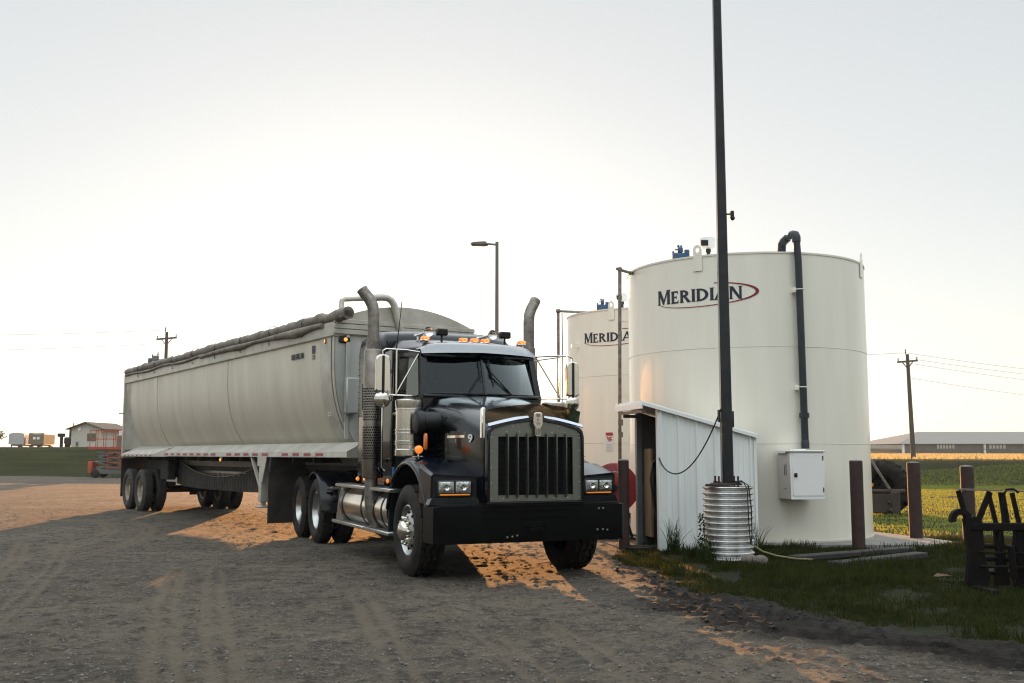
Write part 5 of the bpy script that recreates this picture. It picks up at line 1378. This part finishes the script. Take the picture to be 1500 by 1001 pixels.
    for x, y, hgt, r, lb in ((1.68, 15.60, 1.32, .083, 'brown steel post between the truck bumper and the open shed'), (5.26, 15.80, 1.31, .098, 'brown steel post standing against the white tank, beside the white cabinet'), (6.70, 17.25, 1.27, .106, 'brown steel post on the pad edge, below the leaning utility pole'), (7.17, 16.30, 1.22, .100, 'brown steel post rising behind the black grapple rack')):
        root = thing('bollard', lb, 'bollard', (x, y, 0), R(17 * x), 'brown steel posts guarding the tanks')
        m = MB(); m.lathe([(r, -.1), (r, hgt), (r - .003, hgt)], n=28); m.build('post', RUST, root)
        m = MB(); m.lathe([(r - .003, hgt), (r - .012, hgt + .012), (.001, hgt + .022)], n=28); m.build('concrete_cap', CONC, root)
    # hose reel
    t = thing('hose_reel', 'round red hose reel with small white lettering behind the brown post', 'hose reel', (1.69, 17.15, .86), R(-6))
    m = MB(); m.lathe([(.001, -.12), (.05, -.12), (.05, -.10), (.37, -.10), (.405, -.09), (.41, -.07), (.405, -.05), (.2, -.045)], axis='y', n=48); m.build('front_disc', REELR, t)
    m = MB(); m.lathe([(.2, -.05), (.2, .20)], axis='y', n=32); m.lathe([(.2, .20), (.40, .20), (.41, .22), (.40, .24), (.001, .24)], axis='y', n=48); m.build('rear_disc', REELR, t)
    m = MB()
    for k in range(4):
        for j in range(4): m.lathe([(.22 + .03 * k + .018 * cos(q), -.02 + .055 * j + .018 * sin(q)) for q in np.linspace(0, 2 * pi, 9)], axis='y', n=32)
    m.build('wound_hose', HOSE, t)
    m = MB(); m.lathe([(.001, -.125), (.055, -.124), (.06, -.12)], axis='y', n=16); m.build('hub', SATIN, t)
    m = MB()
    for c, rr in ((pi / 2, .27), (-pi / 2, .29)):
        for k in range(10):
            if k in (3,): continue
            a = c + (k - 4.5) * -.075; p = np.array((rr * cos(a), -.104, rr * sin(a))); d = np.array((-sin(a), 0, cos(a)))
            m.bar(tuple(p - d * .006), tuple(p + d * .006), .022 if k % 2 else .016, .003, up=(0, 1, 0))
    for a in (.8, 2.3, 3.9, 5.4): m.ball((.33 * cos(a), -.103, .33 * sin(a)), .010, 4)
    m.build('white_lettering', WHITE, t, fix=False)
    m = MB(); m.bar((-.3, .1, -.86), (-.05, .08, 0), .05); m.bar((.3, .1, -.86), (.05, .08, 0), .05); m.bar((-.35, .1, -.84), (.35, .1, -.84), .05); m.build('stand', SATIN, t)
    # planks
    for (a, b, h, lb) in (((3.74, 13.86), (5.72, 14.95), .02, 'weathered grey plank lying in the grass next to the concrete pad'), ((4.08, 13.22), (5.62, 14.30), .02, 'dark weathered plank lying in the grass away from the pad')):
        L_ = math.hypot(b[0] - a[0], b[1] - a[1]); m = MB(); m.box((0, -.10, -.05), (L_, .10, h), .012)
        o = m.build('wooden_plank', WOOD, ang=25); o.location = (*a, gz(*a) + .05); o.rotation_euler = (0, R(-.6), math.atan2(b[1] - a[1], b[0] - a[0])); tag(o, lb, 'plank', 'planks in the grass')
    # weeds climbing the corrugated base
    rs = np.random.RandomState(3)
    for (x, y, hh, n, lb) in ((2.56, 14.02, .34, 30, 'leafy dark weed climbing the side of the corrugated base by the shed'), (2.35, 15.18, .42, 70, 'tall grass tuft at the foot of the shed wall by its open front'), (2.62, 13.85, .34, 70, 'grassy weed clump low at the foot of the corrugated base, towards the truck'), (3.62, 15.4, .38, 40, 'thin weed stalks at the low rear corner of the shed beside the tank')):
        t = thing('weed', lb, 'weed', (x, y, gz(x, y)))
        P = np.zeros((n, 3)); P[:, :2] = (rs.rand(n, 2) - .5) * .18
        b = blades('stalk', P, hh, .012, WEED, lean=.6, seed=int(x * 100), kind=None, segs=4); b.parent = t
        if 'leafy' in lb:
            m = MB()
            for k in range(150):
                c = np.array(((rs.rand() - .5) * .09, (rs.rand() - .5) * .10, .12 + rs.rand() * .52)); u = rs.randn(3); u /= np.linalg.norm(u); v = np.cross(u, rs.randn(3)); v /= np.linalg.norm(v); s = .022
                m.poly([tuple(c - u * s), tuple(c + v * s * .6), tuple(c + u * s), tuple(c - v * s * .6)])
            m.build('foliage', WEED, t, fix=False, ang=0)
    m = MB(); m.poly([(0, 0, .0), (.06, .03, .03), (.15, .02, .02), (.2, .0, .005), (.12, -.03, .01), (.05, -.03, .0)]); o = m.build('dead_leaf', mat('dead_leaf', (.10, .055, .022), .8), fix=False); o.location = (4.55, 11.3, gz(4.55, 11.3) + .08); tag(o, 'curled brown dead leaf lying on the grass near the black grapple', 'leaf')

# ---------------------------------------------------------------- black fork attachment
def make_rack():
    t = thing('grapple_attachment', 'black iron grapple rack with hooked tines and slatted guard, standing on the grass', 'grapple', (4.86, 11.0, gz(5, 11)), R(3))
    hook = lambda x0, z0, r, w: None
    def tine(x, top, hk, name='tine', y0=0.0, wid=.13, bot=.0):
        m = MB(); poly = []
        # side plate in the xz plane, curved hook at the top left
        outer = [(x + hk + hk * cos(a) * 1.0 - hk, top - hk + hk * sin(a)) for a in ()]
        c = (x - hk * .2, top - hk); w_ = .062
        A = [(c[0] + (hk + w_ / 2) * cos(a), c[1] + (hk + w_ / 2) * sin(a)) for a in np.linspace(pi * 1.08, .25, 14)]
        B = [(c[0] + (hk - w_ / 2) * cos(a), c[1] + (hk - w_ / 2) * sin(a)) for a in np.linspace(pi * 1.08, .25, 14)]
        m.grid([[(p[0], y0 - .03, p[1]) for p in A], [(p[0], y0 + .03, p[1]) for p in A], [(p[0], y0 + .03, p[1]) for p in B], [(p[0], y0 - .03, p[1]) for p in B], [(p[0], y0 - .03, p[1]) for p in A]])
        m.poly([(A[0][0], y0 - .03, A[0][1]), (A[0][0], y0 + .03, A[0][1]), (B[0][0], y0 + .03, B[0][1]), (B[0][0], y0 - .03, B[0][1])])
        xl = c[0] + hk - w_ / 2 - .02
        m.prism([(xl, top - hk + .01), (xl + .11, top - hk * .55), (xl + .19, top - hk - .02), (xl + .20, .35), (xl + .25, .12), (xl + .21, bot), (xl + .06, bot - .02), (xl + .0, bot + .06), (xl + .03, .4)], 'y', y0 - .035, y0 + .035, .004)
        return m.build(name, IRON, t, ang=30)
    tine(-.10, .80, .085)
    tine(.60, .72, .10, y0=-.35)
    m = MB()
    for x, tp, w_, y in ((.27, .60, .085, .05), (.47, .60, .13, .02), (.80, .62, .09, .0)):
        m.prism([(x, tp), (x + w_, tp), (x + w_ + .02, .3), (x + w_ + .05, .03), (x - .03, .02), (x + .01, .3)], 'y', y - .03, y + .03, .004)
    m.build('back_plate', IRON, t, ang=30)
    m = MB(); m.box((-.02, -.05, .60), (1.2, .05, .68), .008); m.build('cross_beam', IRON, t)
    m = MB()
    for z, y, r in ((.44, .06, .028), (.31, .06, .030), (.16, .06, .024), (.24, -.1, .016), (.385, -.08, .012)): m.tube([(.02, y, z), (.6, y, z - .02), (1.2, y, z - .01)], r, 8)
    m.build('cross_tube', IRON, t)
    m = MB(); m.bar((-.14, .0, 1.035), (1.2, .0, .99), .06, .016); gr = m.build('guard_rail', STEELD, t)
    m = MB()
    for xa, xb, wd in ((-.125, -.04, .05), (.22, .06, .06), (.20, .27, .045), (.325, .36, .03), (.36, .40, .04), (.46, .52, .045), (.64, .68, .055), (.70, .84, .025), (.66, .82, .022), (.78, .86, .05)):
        m.bar((xa, 0, 1.02 - .04 * (xa + .14)), (xb, .0, .67), wd, .02, up=(0, 1, 0))
    m.tube([(.33, -.02, .62), (.345, -.02, .95), (.39, -.02, 1.03), (.46, -.02, 1.035), (.52, -.02, 1.0)], .014, 8); m.tube([(.44, -.05, .6), (.40, -.06, .4), (.42, -.06, .25)], .014, 8); m.tube([(.28, -.06, .6), (.25, -.08, .45), (.3, -.07, .3)], .014, 8)
    m.tube([(.5, -.1, .25), (.7, -.12, .22), (.9, -.1, .26), (1.1, -.1, .22)], .012, 8)
    m.build('guard_slat', IRON, t)
    m = MB(); m.cyl((.35, -.12, .45), (.37, -.12, .12), .035, 10); m.cyl((.36, -.12, .2), (.37, -.12, .05), .018, 8); m.cyl((.62, -.1, .16), (1.1, -.1, .18), .05, 10); m.build('hydraulic_cylinder', IRON, t)
    for x, y in ((-.05, -.45), (.5, -.5)): m = MB(); m.box((x, y, -.01), (x + .1, .05, .04), .01); m.build('foot', IRON, t)
# ---------------------------------------------------------------- machine behind the near tank
def make_loader():
    t = thing('farm_tractor', 'dark tractor half hidden behind the white tank, one lugged tyre and rear hitch showing', 'tractor', (8.35, 25.0, gz(8.5, 25)))
    def big(x):
        e = bpy.data.objects.new('wheel', None); C.objects.link(e); e.parent = t; e.location = (x, 0, .62)
        rows = []; prof = [(.30, -.20), (.36, -.23), (.50, -.25), (.575, -.22)] + [(.60, -.20 + .4 * k / 12) for k in range(13)] + [(.575, .22), (.50, .25), (.36, .23), (.30, .20)]
        for i, (r, q) in enumerate(prof):
            row = []
            for a in range(160):
                th = 2 * pi * a / 160; rr = r; u = (q + .2) / .4
                if r >= .57:
                    ph = (a / 160 * 20 + (abs(u - .5)) * 1.1 + (.5 if u > .5 else 0)) % 1
                    rr += .06 if ph < .40 else 0
                row.append((q, rr * cos(th), rr * sin(th)))
            rows.append(row)
        m = MB(); m.grid(rows, close=True); m.build('tyre', RUBBER, e, ang=35)
        m = MB(); m.lathe([(.31, -.18), (.27, -.16), (.25, -.02), (.12, .0), (.10, -.08), (.001, -.09)], axis='x', n=28); m.lathe([(.31, .18), (.27, .16), (.25, .05), (.001, .05)], axis='x', n=28); m.build('rim', SATIN, e)
        return e
    big(.62).rotation_euler = (0, 0, R(62)); big(-.62).rotation_euler = (0, 0, R(62))
    m = MB(); m.box((-.40, .2, .5), (.40, 2.2, 1.1), .06); m.box((-.36, 1.0, 1.1), (.36, 2.5, 1.5), .12); m.build('body', IRON, t)
    m = MB(); rows = []
    for a in np.linspace(R(20), R(150), 14): rows.append([(x, -.72 * cos(a) * .9 + .0, .62 + .78 * sin(a)) for x in (-.62, -.17, -.10)])
    m.grid(rows); m.box((-.1, -.12, 1.40), (.32, .25, 1.47), .03); m.build('mudguard', IRON, t)
    m = MB(); m.bar((.10, -.45, 1.42), (.50, -.75, .60), .05); m.bar((-.5, -.3, 1.5), (.14, -.42, 1.42), .06); m.build('hitch_strut', STEELD, t)
    m = MB(); m.tube([(-.7, -.72, .56), (.86, -.72, .55)], .055, 12); m.build('hitch_tube', RUST, t)
    m = MB(); m.box((-.6, -.78, .06), (.52, -.70, .50), .01); m.box((.50, -.80, .02), (.72, -.72, .55), .02); m.ball((.47, -.82, .12), .05, 8); m.ball((.45, -.80, .3), .04, 8); m.build('bucket_plate', mat('dusty_plate', (.034, .028, .021), .75, var=.6, vscale=4, col2=(.06, .042, .028)), t)
    m = MB(); m.box((-.62, -.76, .55), (-.45, -.6, .75), .02); m.box((.05, -.76, .66), (.12, -.70, .74), .01); m.build('orange_fitting', ORANGE, t)

def make_far():
    # street lamp behind the truck
    t = thing('street_lamp', 'single grey street lamp on a tall slim pole behind the truck', 'street lamp', (-.476, 32, gz(-.476, 32)))
    m = MB(); m.tube([(0, 0, 0), (0, 0, 8.07)], [.075, .05], 12); m.build('shaft', GREYP, t)
    m = MB(); m.bar((0, 0, 8.0), (-.32, 0, 8.03), .06, .05); m.box((-.05, -.05, 7.98), (.05, .05, 8.09)); m.build('arm', GREYP, t)
    m = MB(); m.prism([(-.28, 8.00), (-.36, 8.09), (-.76, 8.07), (-.84, 8.02), (-.80, 7.985), (-.40, 7.97)], 'y', -.16, .16, .03); m.build('lamp_head', GREYP, t)
    # utility poles with wires
    def upole(name, x, y, top, label, lean, arm_az, extra=False):
        b = gz(x, y); t = thing('utility_pole', label, 'utility pole', (x, y, b), group=None)
        m = MB(); m.tube([(lean, 0, 0), (0, 0, top - b)], [.17, .11], 12); m.build('shaft', POLEWD, t)
        H = top - b; m = MB(); c, s = cos(arm_az), sin(arm_az)
        m.bar((-.75 * c, -.75 * s, H - .55), (.75 * c, .75 * s, H - .42), .10, .12); m.bar((-.42 * c, -.4 * s, H - .52), (0, 0, H - 1.0), .05); m.bar((.42 * c, .4 * s, H - .45), (0, 0, H - 1.0), .05); m.build('crossarm', POLEWD, t)
        m = MB()
        for k in (-.7, .7): m.lathe([(.02, 0), (.05, .05), (.03, .1), (.05, .14), (.02, .2)], o=(k * c, k * s, H - .42 + .08 * k), n=8)
        m.lathe([(.02, 0), (.05, .1), (.03, .2), (.05, .28), (.02, .36)], o=(-.12, 0, H), n=8); m.build('insulator', GREYP, t)
        if extra:
            m = MB(); m.lathe([(.22, 0), (.24, .05), (.24, .55), (.2, .62), (.001, .64)], o=(-.75, 0, H - 2.4), n=16); m.lathe([(.22, 0), (.24, .05), (.24, .5), (.2, .55), (.001, .56)], o=(-1.15, .2, H - 2.5), n=16); m.bar((-1.2, 0, H - 2.1), (.1, 0, H - 2.1), .1); m.lathe([(.03, 0), (.06, .1), (.03, .3)], o=(-1.0, 0, H - 1.95), n=8); m.lathe([(.03, 0), (.06, .1), (.03, .3)], o=(-.6, 0, H - 1.8), n=8)
            m.bar((.6, 0, H - 2.3), (.8, 0, H - 2.3), .1); m.lathe([(.03, 0), (.06, .1), (.03, .4)], o=(.75, 0, H - 2.3), n=8); m.build('transformer', GREYP, t)
        return t
    upole('l', -25.75, 76, 10.45, 'wooden utility pole with transformers poking up behind the trailer', 0, R(0), True)
    upole('r', 27.1, 70, 8.20, 'leaning wooden utility pole with a bare crossarm, beyond the brown posts', .12, R(10))
    W_ = mat('power_line', (.06, .055, .05), .6)
    for a, b, sag, lb in (((27.0, 70, 8.30), (75, 110, 9.2), .5, 'highest power line leaving the leaning utility pole, from its top pin'), ((27.7, 70.1, 7.85), (75.8, 110, 8.6), .5, 'power line leaving the barn-side end of the leaning pole crossarm'), ((26.5, 70, 7.7), (74.5, 110, 8.0), .55, 'power line leaving the tank-side end of the leaning pole crossarm'), ((27.1, 70, 6.6), (75, 110, 6.4), .6, 'lowest power line, attached below the crossarm of the leaning pole'),
                          ((27.0, 70, 8.30), (5.0, 78, 8.6), .2, 'power line from the leaning pole top passing behind the white tank'), ((-25.8, 76, 10.6), (-90, 110, 15.5), .8, 'upper thin power line running from the transformer pole away over the bank'), ((-25.8, 76, 9.6), (-90, 110, 13.5), .8, 'lower thin power line running from the transformer pole away over the bank')):
        m = MB(); m.tube([(a[0] + (b[0] - a[0]) * u, a[1] + (b[1] - a[1]) * u, a[2] + (b[2] - a[2]) * u - sag * 4 * u * (1 - u)) for u in np.linspace(0, 1, 14)], .010, 4); o = m.build('power_line', W_); tag(o, lb, 'power line', 'power lines across the sky')
    # scissor lift
    t = thing('scissor_lift', 'orange and grey scissor lift parked below the grass bank behind the trailer', 'lift', (-23.65, 62.0, gz(-23.6, 62)))
    for x in (-1.45, 1.45): m = MB(); m.box((x - .13, -.6, .22), (x + .13, .6, .98), .05); m.build('end_box', LIFTO, t)
    m = MB(); m.box((-1.3, -.6, .22), (1.3, .6, .50), .03); m.box((-1.45, -.5, 1.72), (1.45, .6, 1.80)); m.build('chassis', GREYP, t)
    m = MB()
    for z in (.55, .88, 1.22):
        for y in (-.5, .5): m.bar((-1.1, y, z), (1.1, y, z + .33), .07); m.bar((1.1, y, z), (-1.1, y, z + .33), .07)
    for z in (.6, .95, 1.3, 1.6): m.box((-1.1, -.5, z), (1.1, .5, z + .06))
    m.build('scissor_arms', GREYP, t)
    m = MB(); m.box((-1.55, -.62, 1.68), (1.55, -.55, 1.83)); m.box((-1.55, .55, 1.68), (1.55, .62, 1.83)); m.box((-1.55, -.6, 1.68), (-1.48, .6, 1.83)); m.box((1.48, -.6, 1.68), (1.55, .6, 1.83))
    for x in (-1.5, -1.15, -.55, .0, .6, 1.1, 1.5):
        for y in (-.58, .58): m.bar((x, y, 1.8), (x, y, 2.84), .035)
    for z in (2.3, 2.82):
        for y in (-.58, .58): m.bar((-1.5, y, z), (1.5, y, z), .035)
        for x in (-1.5, 1.5): m.bar((x, -.58, z), (x, .58, z), .035)
    for x in (-.38, .38): m.bar((x, -.66, .55), (x, -.66, 1.5), .05)
    for z in (.6, .9, 1.2, 1.48): m.bar((-.38, -.66, z), (.38, -.66, z), .05)
    m.build('guard_rail', LIFTO, t)
    m = MB(); m.box((.0, -.4, 1.8), (.65, .4, 2.5), .02); m.box((.8, -.4, 1.8), (1.4, .4, 2.45), .02); m.build('load_box', mat('tan_box', (.22, .17, .12), .8), t)
    m = MB(); m.box((.15, -.45, 2.5), (.5, .35, 2.78), .01); m.build('white_box', CABW, t)
    for x in (-1.1, 1.1):
        for y in (-.6, .6): m = MB(); m.lathe([(.001, -.1), (.2, -.1), (.25, -.08), (.25, .08), (.2, .1), (.001, .1)], o=(x, y, .25), axis='y', n=18); m.build('wheel', RUBBER, t)
    # scale house on the bank
    x, y = -45.5, 110; b = gz(x, y)
    t = thing('scale_house', 'small pale gabled house with a brown window on top of the grass bank', 'house', (x, y, b), R(-6))
    m = MB(); m.prism([(-1.65, -.2), (1.65, -.2), (1.65, 2.20), (0, 2.78), (-1.65, 2.20)], 'y', 0, 6.0); m.build('wall', mat('pale_siding', (.58, .54, .46), .8, var=.15), t)
    m = MB()
    for s in (-1, 1): m.grid([[(s * 2.15, -.4, 2.05), (0, -.4, 2.80), (0, -.4, 2.88), (s * 2.15, -.4, 2.13), (s * 2.15, -.4, 2.05)], [(s * 2.15, 6.4, 2.05), (0, 6.4, 2.80), (0, 6.4, 2.88), (s * 2.15, 6.4, 2.13), (s * 2.15, 6.4, 2.05)]]); m.poly([(s * 2.15, -.4, 2.05), (0, -.4, 2.80), (0, -.4, 2.88), (s * 2.15, -.4, 2.13)])
    m.build('roof', mat('brown_shingle', (.13, .10, .075), .85, var=.3), t, ang=20)
    m = MB(); m.box((.15, -.04, .85), (1.15, .02, 1.65)); wd = m.build('window', mat('brown_frame', (.14, .10, .065), .6), t)
    m = MB(); m.box((.20, -.05, .90), (.62, -.041, 1.60)); m.box((.68, -.05, .90), (1.10, -.041, 1.60)); m.build('pane', mat('tinted_pane', (.10, .09, .06), .2), wd)
    m = MB(); m.lathe([(.001, -.06), (.18, -.05), (.2, .0)], o=(-.75, -.02, 2.1), axis='y', n=14); m.build('wall_lamp', CABW, t)
    m = MB(); m.box((-1.05, -.12, .35), (-.85, -.0, .75)); m.build('meter_box', GREYP, t)
    # parked truck behind the house, post
    t = thing('parked_truck', 'dark truck nose showing behind the corner of the small gabled house', 'truck', (-48.2, 113, gz(-48, 113)))
    m = MB(); m.box((-1.0, 0, .5), (1.0, 1.3, 1.3), .15); m.box((-1.0, 1.2, .5), (1.0, 3.2, 2.3), .2); m.build('cab', SATIN, t)
    m = MB(); m.box((-.85, 1.17, 1.5), (.85, 1.21, 2.1)); m.build('windscreen', PLASTIC, t); m = MB(); m.cyl((-1.05, 2.6, 1.0), (-1.05, 2.6, 2.9), .07, 8); m.build('exhaust_stack', STEELD, t)
    for xx in (-.9, .9): m = MB(); m.lathe([(.001, -.15), (.45, -.15), (.48, 0), (.45, .15), (.001, .15)], o=(xx, .9, .45), axis='x', n=20); m.build('wheel', RUBBER, t)
    t = thing('card_reader_post', 'short dark post with a square head near the small house', 'post', (-44.6, 102, gz(-44, 102))); m = MB(); m.cyl((0, 0, 0), (0, 0, 1.2), .16, 10); m.build('post', SATIN, t); m = MB(); m.box((-.35, -.2, 1.15), (.3, .2, 1.5), .05); m.build('reader_head', SATIN, t)
    # parked grain trailers
    def gtrail(x, y, col, label, arch, rz, ln):
        b = gz(x, y); t = thing('parked_trailer', label, 'trailer', (x, y, b), rz)
        m = MB(); top = [(xx, 2.9 + (.25 * (1 - (xx / 1.25) ** 2) if arch else 0)) for xx in np.linspace(-1.25, 1.25, 11)]
        m.prism([(-1.25, 1.1), ] + top + [(1.25, 1.1)] if False else [(1.25, 1.1), (-1.25, 1.1)] + top, 'y', 0, ln); m.build('body', col, t, ang=25)
        m = MB()
        for yy in np.arange(.4, ln, .6): m.box((1.25, yy, 1.15), (1.29, yy + .07, 2.88)); m.box((-1.29, yy, 1.15), (-1.25, yy + .07, 2.88))
        for xx in (-.85, 0, .85): m.box((xx - .04, -.04, 1.1), (xx + .04, 0, 2.9))
        m.build('side_rib', col, t)
        if not arch:
            m = MB(); m.box((-.55, -.03, 1.95), (-.12, -.005, 2.4)); m.box((.08, -.03, 1.95), (.5, -.005, 2.4)); m.build('pane', CABW, t); m = MB(); m.tube([(-1.2, .1, 3.0), (0, .1, 3.06), (1.2, .1, 3.0)], .09, 8); m.build('rolled_tarp', TARP, t)
        m = MB(); m.box((-.9, .3, .85), (.9, ln - .2, 1.1)); m.box((-.95, .6, 0), (-.8, .75, .9)); m.box((.8, .6, 0), (.95, .75, .9)); m.build('underframe', SATIN, t)
        for yy in (ln - 1, ln - 2.3):
            for xx in (-.95, .95): m = MB(); m.lathe([(.001, -.2), (.45, -.2), (.48, 0), (.45, .2), (.001, .2)], o=(xx, yy, .48), axis='x', n=20); m.build('wheel', RUBBER, t)
    gtrail(-86.6, 180, mat('pale_trailer', (.42, .42, .42), .5), 'pale grain trailer with a rounded top on the grass bank', True, R(13), 9)
    gtrail(-83.1, 180, mat('brown_trailer', (.17, .125, .085), .6, var=.2), 'brown flat topped trailer with two small panes on the grass bank', False, R(13), 9)
    # far left trees
    for i, (x, y, hh, r, lb) in enumerate(((-66.5, 128, 4.2, 2.1, 'taller hazy round tree beyond the bank, past the pale trailer'), (-71, 132, 3.4, 2.2, 'lower hazy bush beyond the bank, past the round tree'))):
        tree(x, y, hh, r, lb, i)
    # right: barn, hill
    barn()
    m = MB(); rows = []
    for x in np.linspace(40, 420, 90):
        z = 2.5 + 3.6 * (1 - sstep(70, 108, x) * .55) * sstep(35, 55, x) + .5 * fbm(np.array([x * .1]), np.array([1.]), 3, 2)[0] + .25 * vnoise(np.array([x * .7]), np.array([2.]), 3)[0]
        rows.append([(x, 330, -3), (x, 331, z * .7), (x, 336, z), (x, 380, z + .3), (x, 440, -3)])
    m.grid(rows); o = m.build('hill', mat('dry_hill', (.12, .10, .06), .95, var=.4, vscale=.2, bump=.5, bscale=2), ang=60); o['kind'] = 'structure'
    m = MB(); rows = []
    for x in np.linspace(-420, -30, 90):
        z = 2.6 + 1.6 * fbm(np.array([x * .06]), np.array([4.]), 4, 5)[0] + .6 * vnoise(np.array([x * .5]), np.array([3.]), 2)[0]
        rows.append([(x, 420, -3), (x, 421, z * .75), (x, 428, z), (x, 470, -3)])
    m.grid(rows); o = m.build('distant_hill', mat('far_wood', (.06, .065, .035), .95, var=.4, vscale=.2, bump=.5, bscale=2), ang=60); o['kind'] = 'structure'

def tree(x, y, hh, r, label, seed):
    t = thing('tree', label, 'tree', (x, y, gz(x, y))); rs = np.random.RandomState(seed)
    m = MB(); m.tube([(0, 0, 0), (.05, 0, hh * .35), (0, .1, hh * .7)], [.18, .13, .05], 8)
    for k in range(6): a = k * 1.1; m.tube([(0, 0, hh * (.25 + .06 * k)), (cos(a) * r * .4, sin(a) * r * .4, hh * (.45 + .07 * k))], [.06, .02], 6)
    m.build('trunk', POLEWD, t)
    n = 5000; cl = rs.randn(26, 3) * np.array((r * .42, r * .42, hh * .17)) + np.array((0, 0, hh * .58)); c = cl[rs.randint(0, 26, n)] + rs.randn(n, 3) * r * .17
    c[:, 2] = np.maximum(c[:, 2], .2); u = rs.randn(n, 3); u /= np.linalg.norm(u, axis=1)[:, None]; v = np.cross(u, rs.randn(n, 3)); v /= np.linalg.norm(v, axis=1)[:, None]; s = .11
    V = np.stack([c - u * s, c + v * s * .7, c + u * s, c - v * s * .7], 1).reshape(-1, 3); m = MB(); m.v = [tuple(p) for p in V]; m.f = [(4 * i, 4 * i + 1, 4 * i + 2, 4 * i + 3) for i in range(n)]; m.mi = [0] * n
    m.build('crown', LEAFB, t, fix=False, ang=0)

def barn():
    b = 1.55; t = thing('barn', 'long low grey roofed livestock barn in the distance beyond the ripe crop', 'barn', (85.7, 228, b), R(4))
    Lb = 130; D = 26
    m = MB(); m.box((1.0, 0, .0), (Lb, .3, 2.15)); m.box((1, D - .3, 0), (Lb, D, .7)); m.box((1.0, 0, 0), (1.2, D, .6)); m.build('wall', mat('barn_wall', (.15, .145, .135), .9, var=.3, vscale=.6), t)
    m = MB(); m.grid([[(-.6, -1, 2.05), (10.5, 13, 5.0), (Lb, 13, 6.3), (Lb, -1, 2.2)][:2], [(Lb, -1, 2.15), (Lb, 13, 5.2)]])
    m.poly([(-.6, -1, 2.05), (Lb, -1, 2.15), (Lb, 13, 5.2), (10.5, 13, 5.0)]) if False else None
    m.grid([[(10.5, 13, 5.0), (-.6, D + 1, 2.05)], [(Lb, 13, 5.2), (Lb, D + 1, 2.15)]]); m.poly([(-.6, -1, 2.05), (10.5, 13, 5.0), (-.6, D + 1, 2.05)])
    m.build('roof', mat('barn_roof', (.17, .155, .135), .6), t, ang=20)
    for x in (.4, 19, 37, 55): m = MB(); m.box((x, -.6, 0), (x + .45, -.2, 2.1)); m.build('post', CABW, t)
    BRT = mat('bright_opening', (.75, .72, .62), .5); m = MB()
    for x0, w_, nn in ((8.5, 4.2, 6), (20.5, 4.0, 5), (28.5, 4.8, 8), (42, 5, 8)):
        for k in range(nn): m.box((x0 + k * w_ / nn, -.12, 1.0 - .1 * (x0 > 27)), (x0 + k * w_ / nn + w_ / nn * .7, -.05, 1.9 - .1 * (x0 > 27)))
        m.build('window', BRT, t); m = MB()
    m = MB()
    for z in (.75, 1.1): m.box((1, -.7, z), (Lb, -.62, z + .08))
    m.build('rail_fence', GREYP, t)
# ---------------------------------------------------------------- build
HAZE = 0.0003
make_ground()
make_truck()
make_trailer()
make_tanks()
make_yard()
make_rack()
make_loader()
make_far()
scatter_grass()
make_windbreak()
make_stones()
# ---------------------------------------------------------------- evening haze over the fields
hm = bpy.data.materials.new('evening_haze'); hm.use_nodes = True; ht = hm.node_tree; ht.nodes.clear()
ho = ht.nodes.new('ShaderNodeOutputMaterial'); hv = ht.nodes.new('ShaderNodeVolumePrincipled')
hv.inputs['Color'].default_value = (.62, .84, 1.0, 1); hv.inputs['Density'].default_value = HAZE; hv.inputs['Anisotropy'].default_value = .25
ht.links.new(hv.outputs[0], ho.inputs['Volume'])
m = MB(); m.box((-300, -120, -8), (300, 480, 19)); hz = m.build('haze', hm); hz['kind'] = 'stuff'
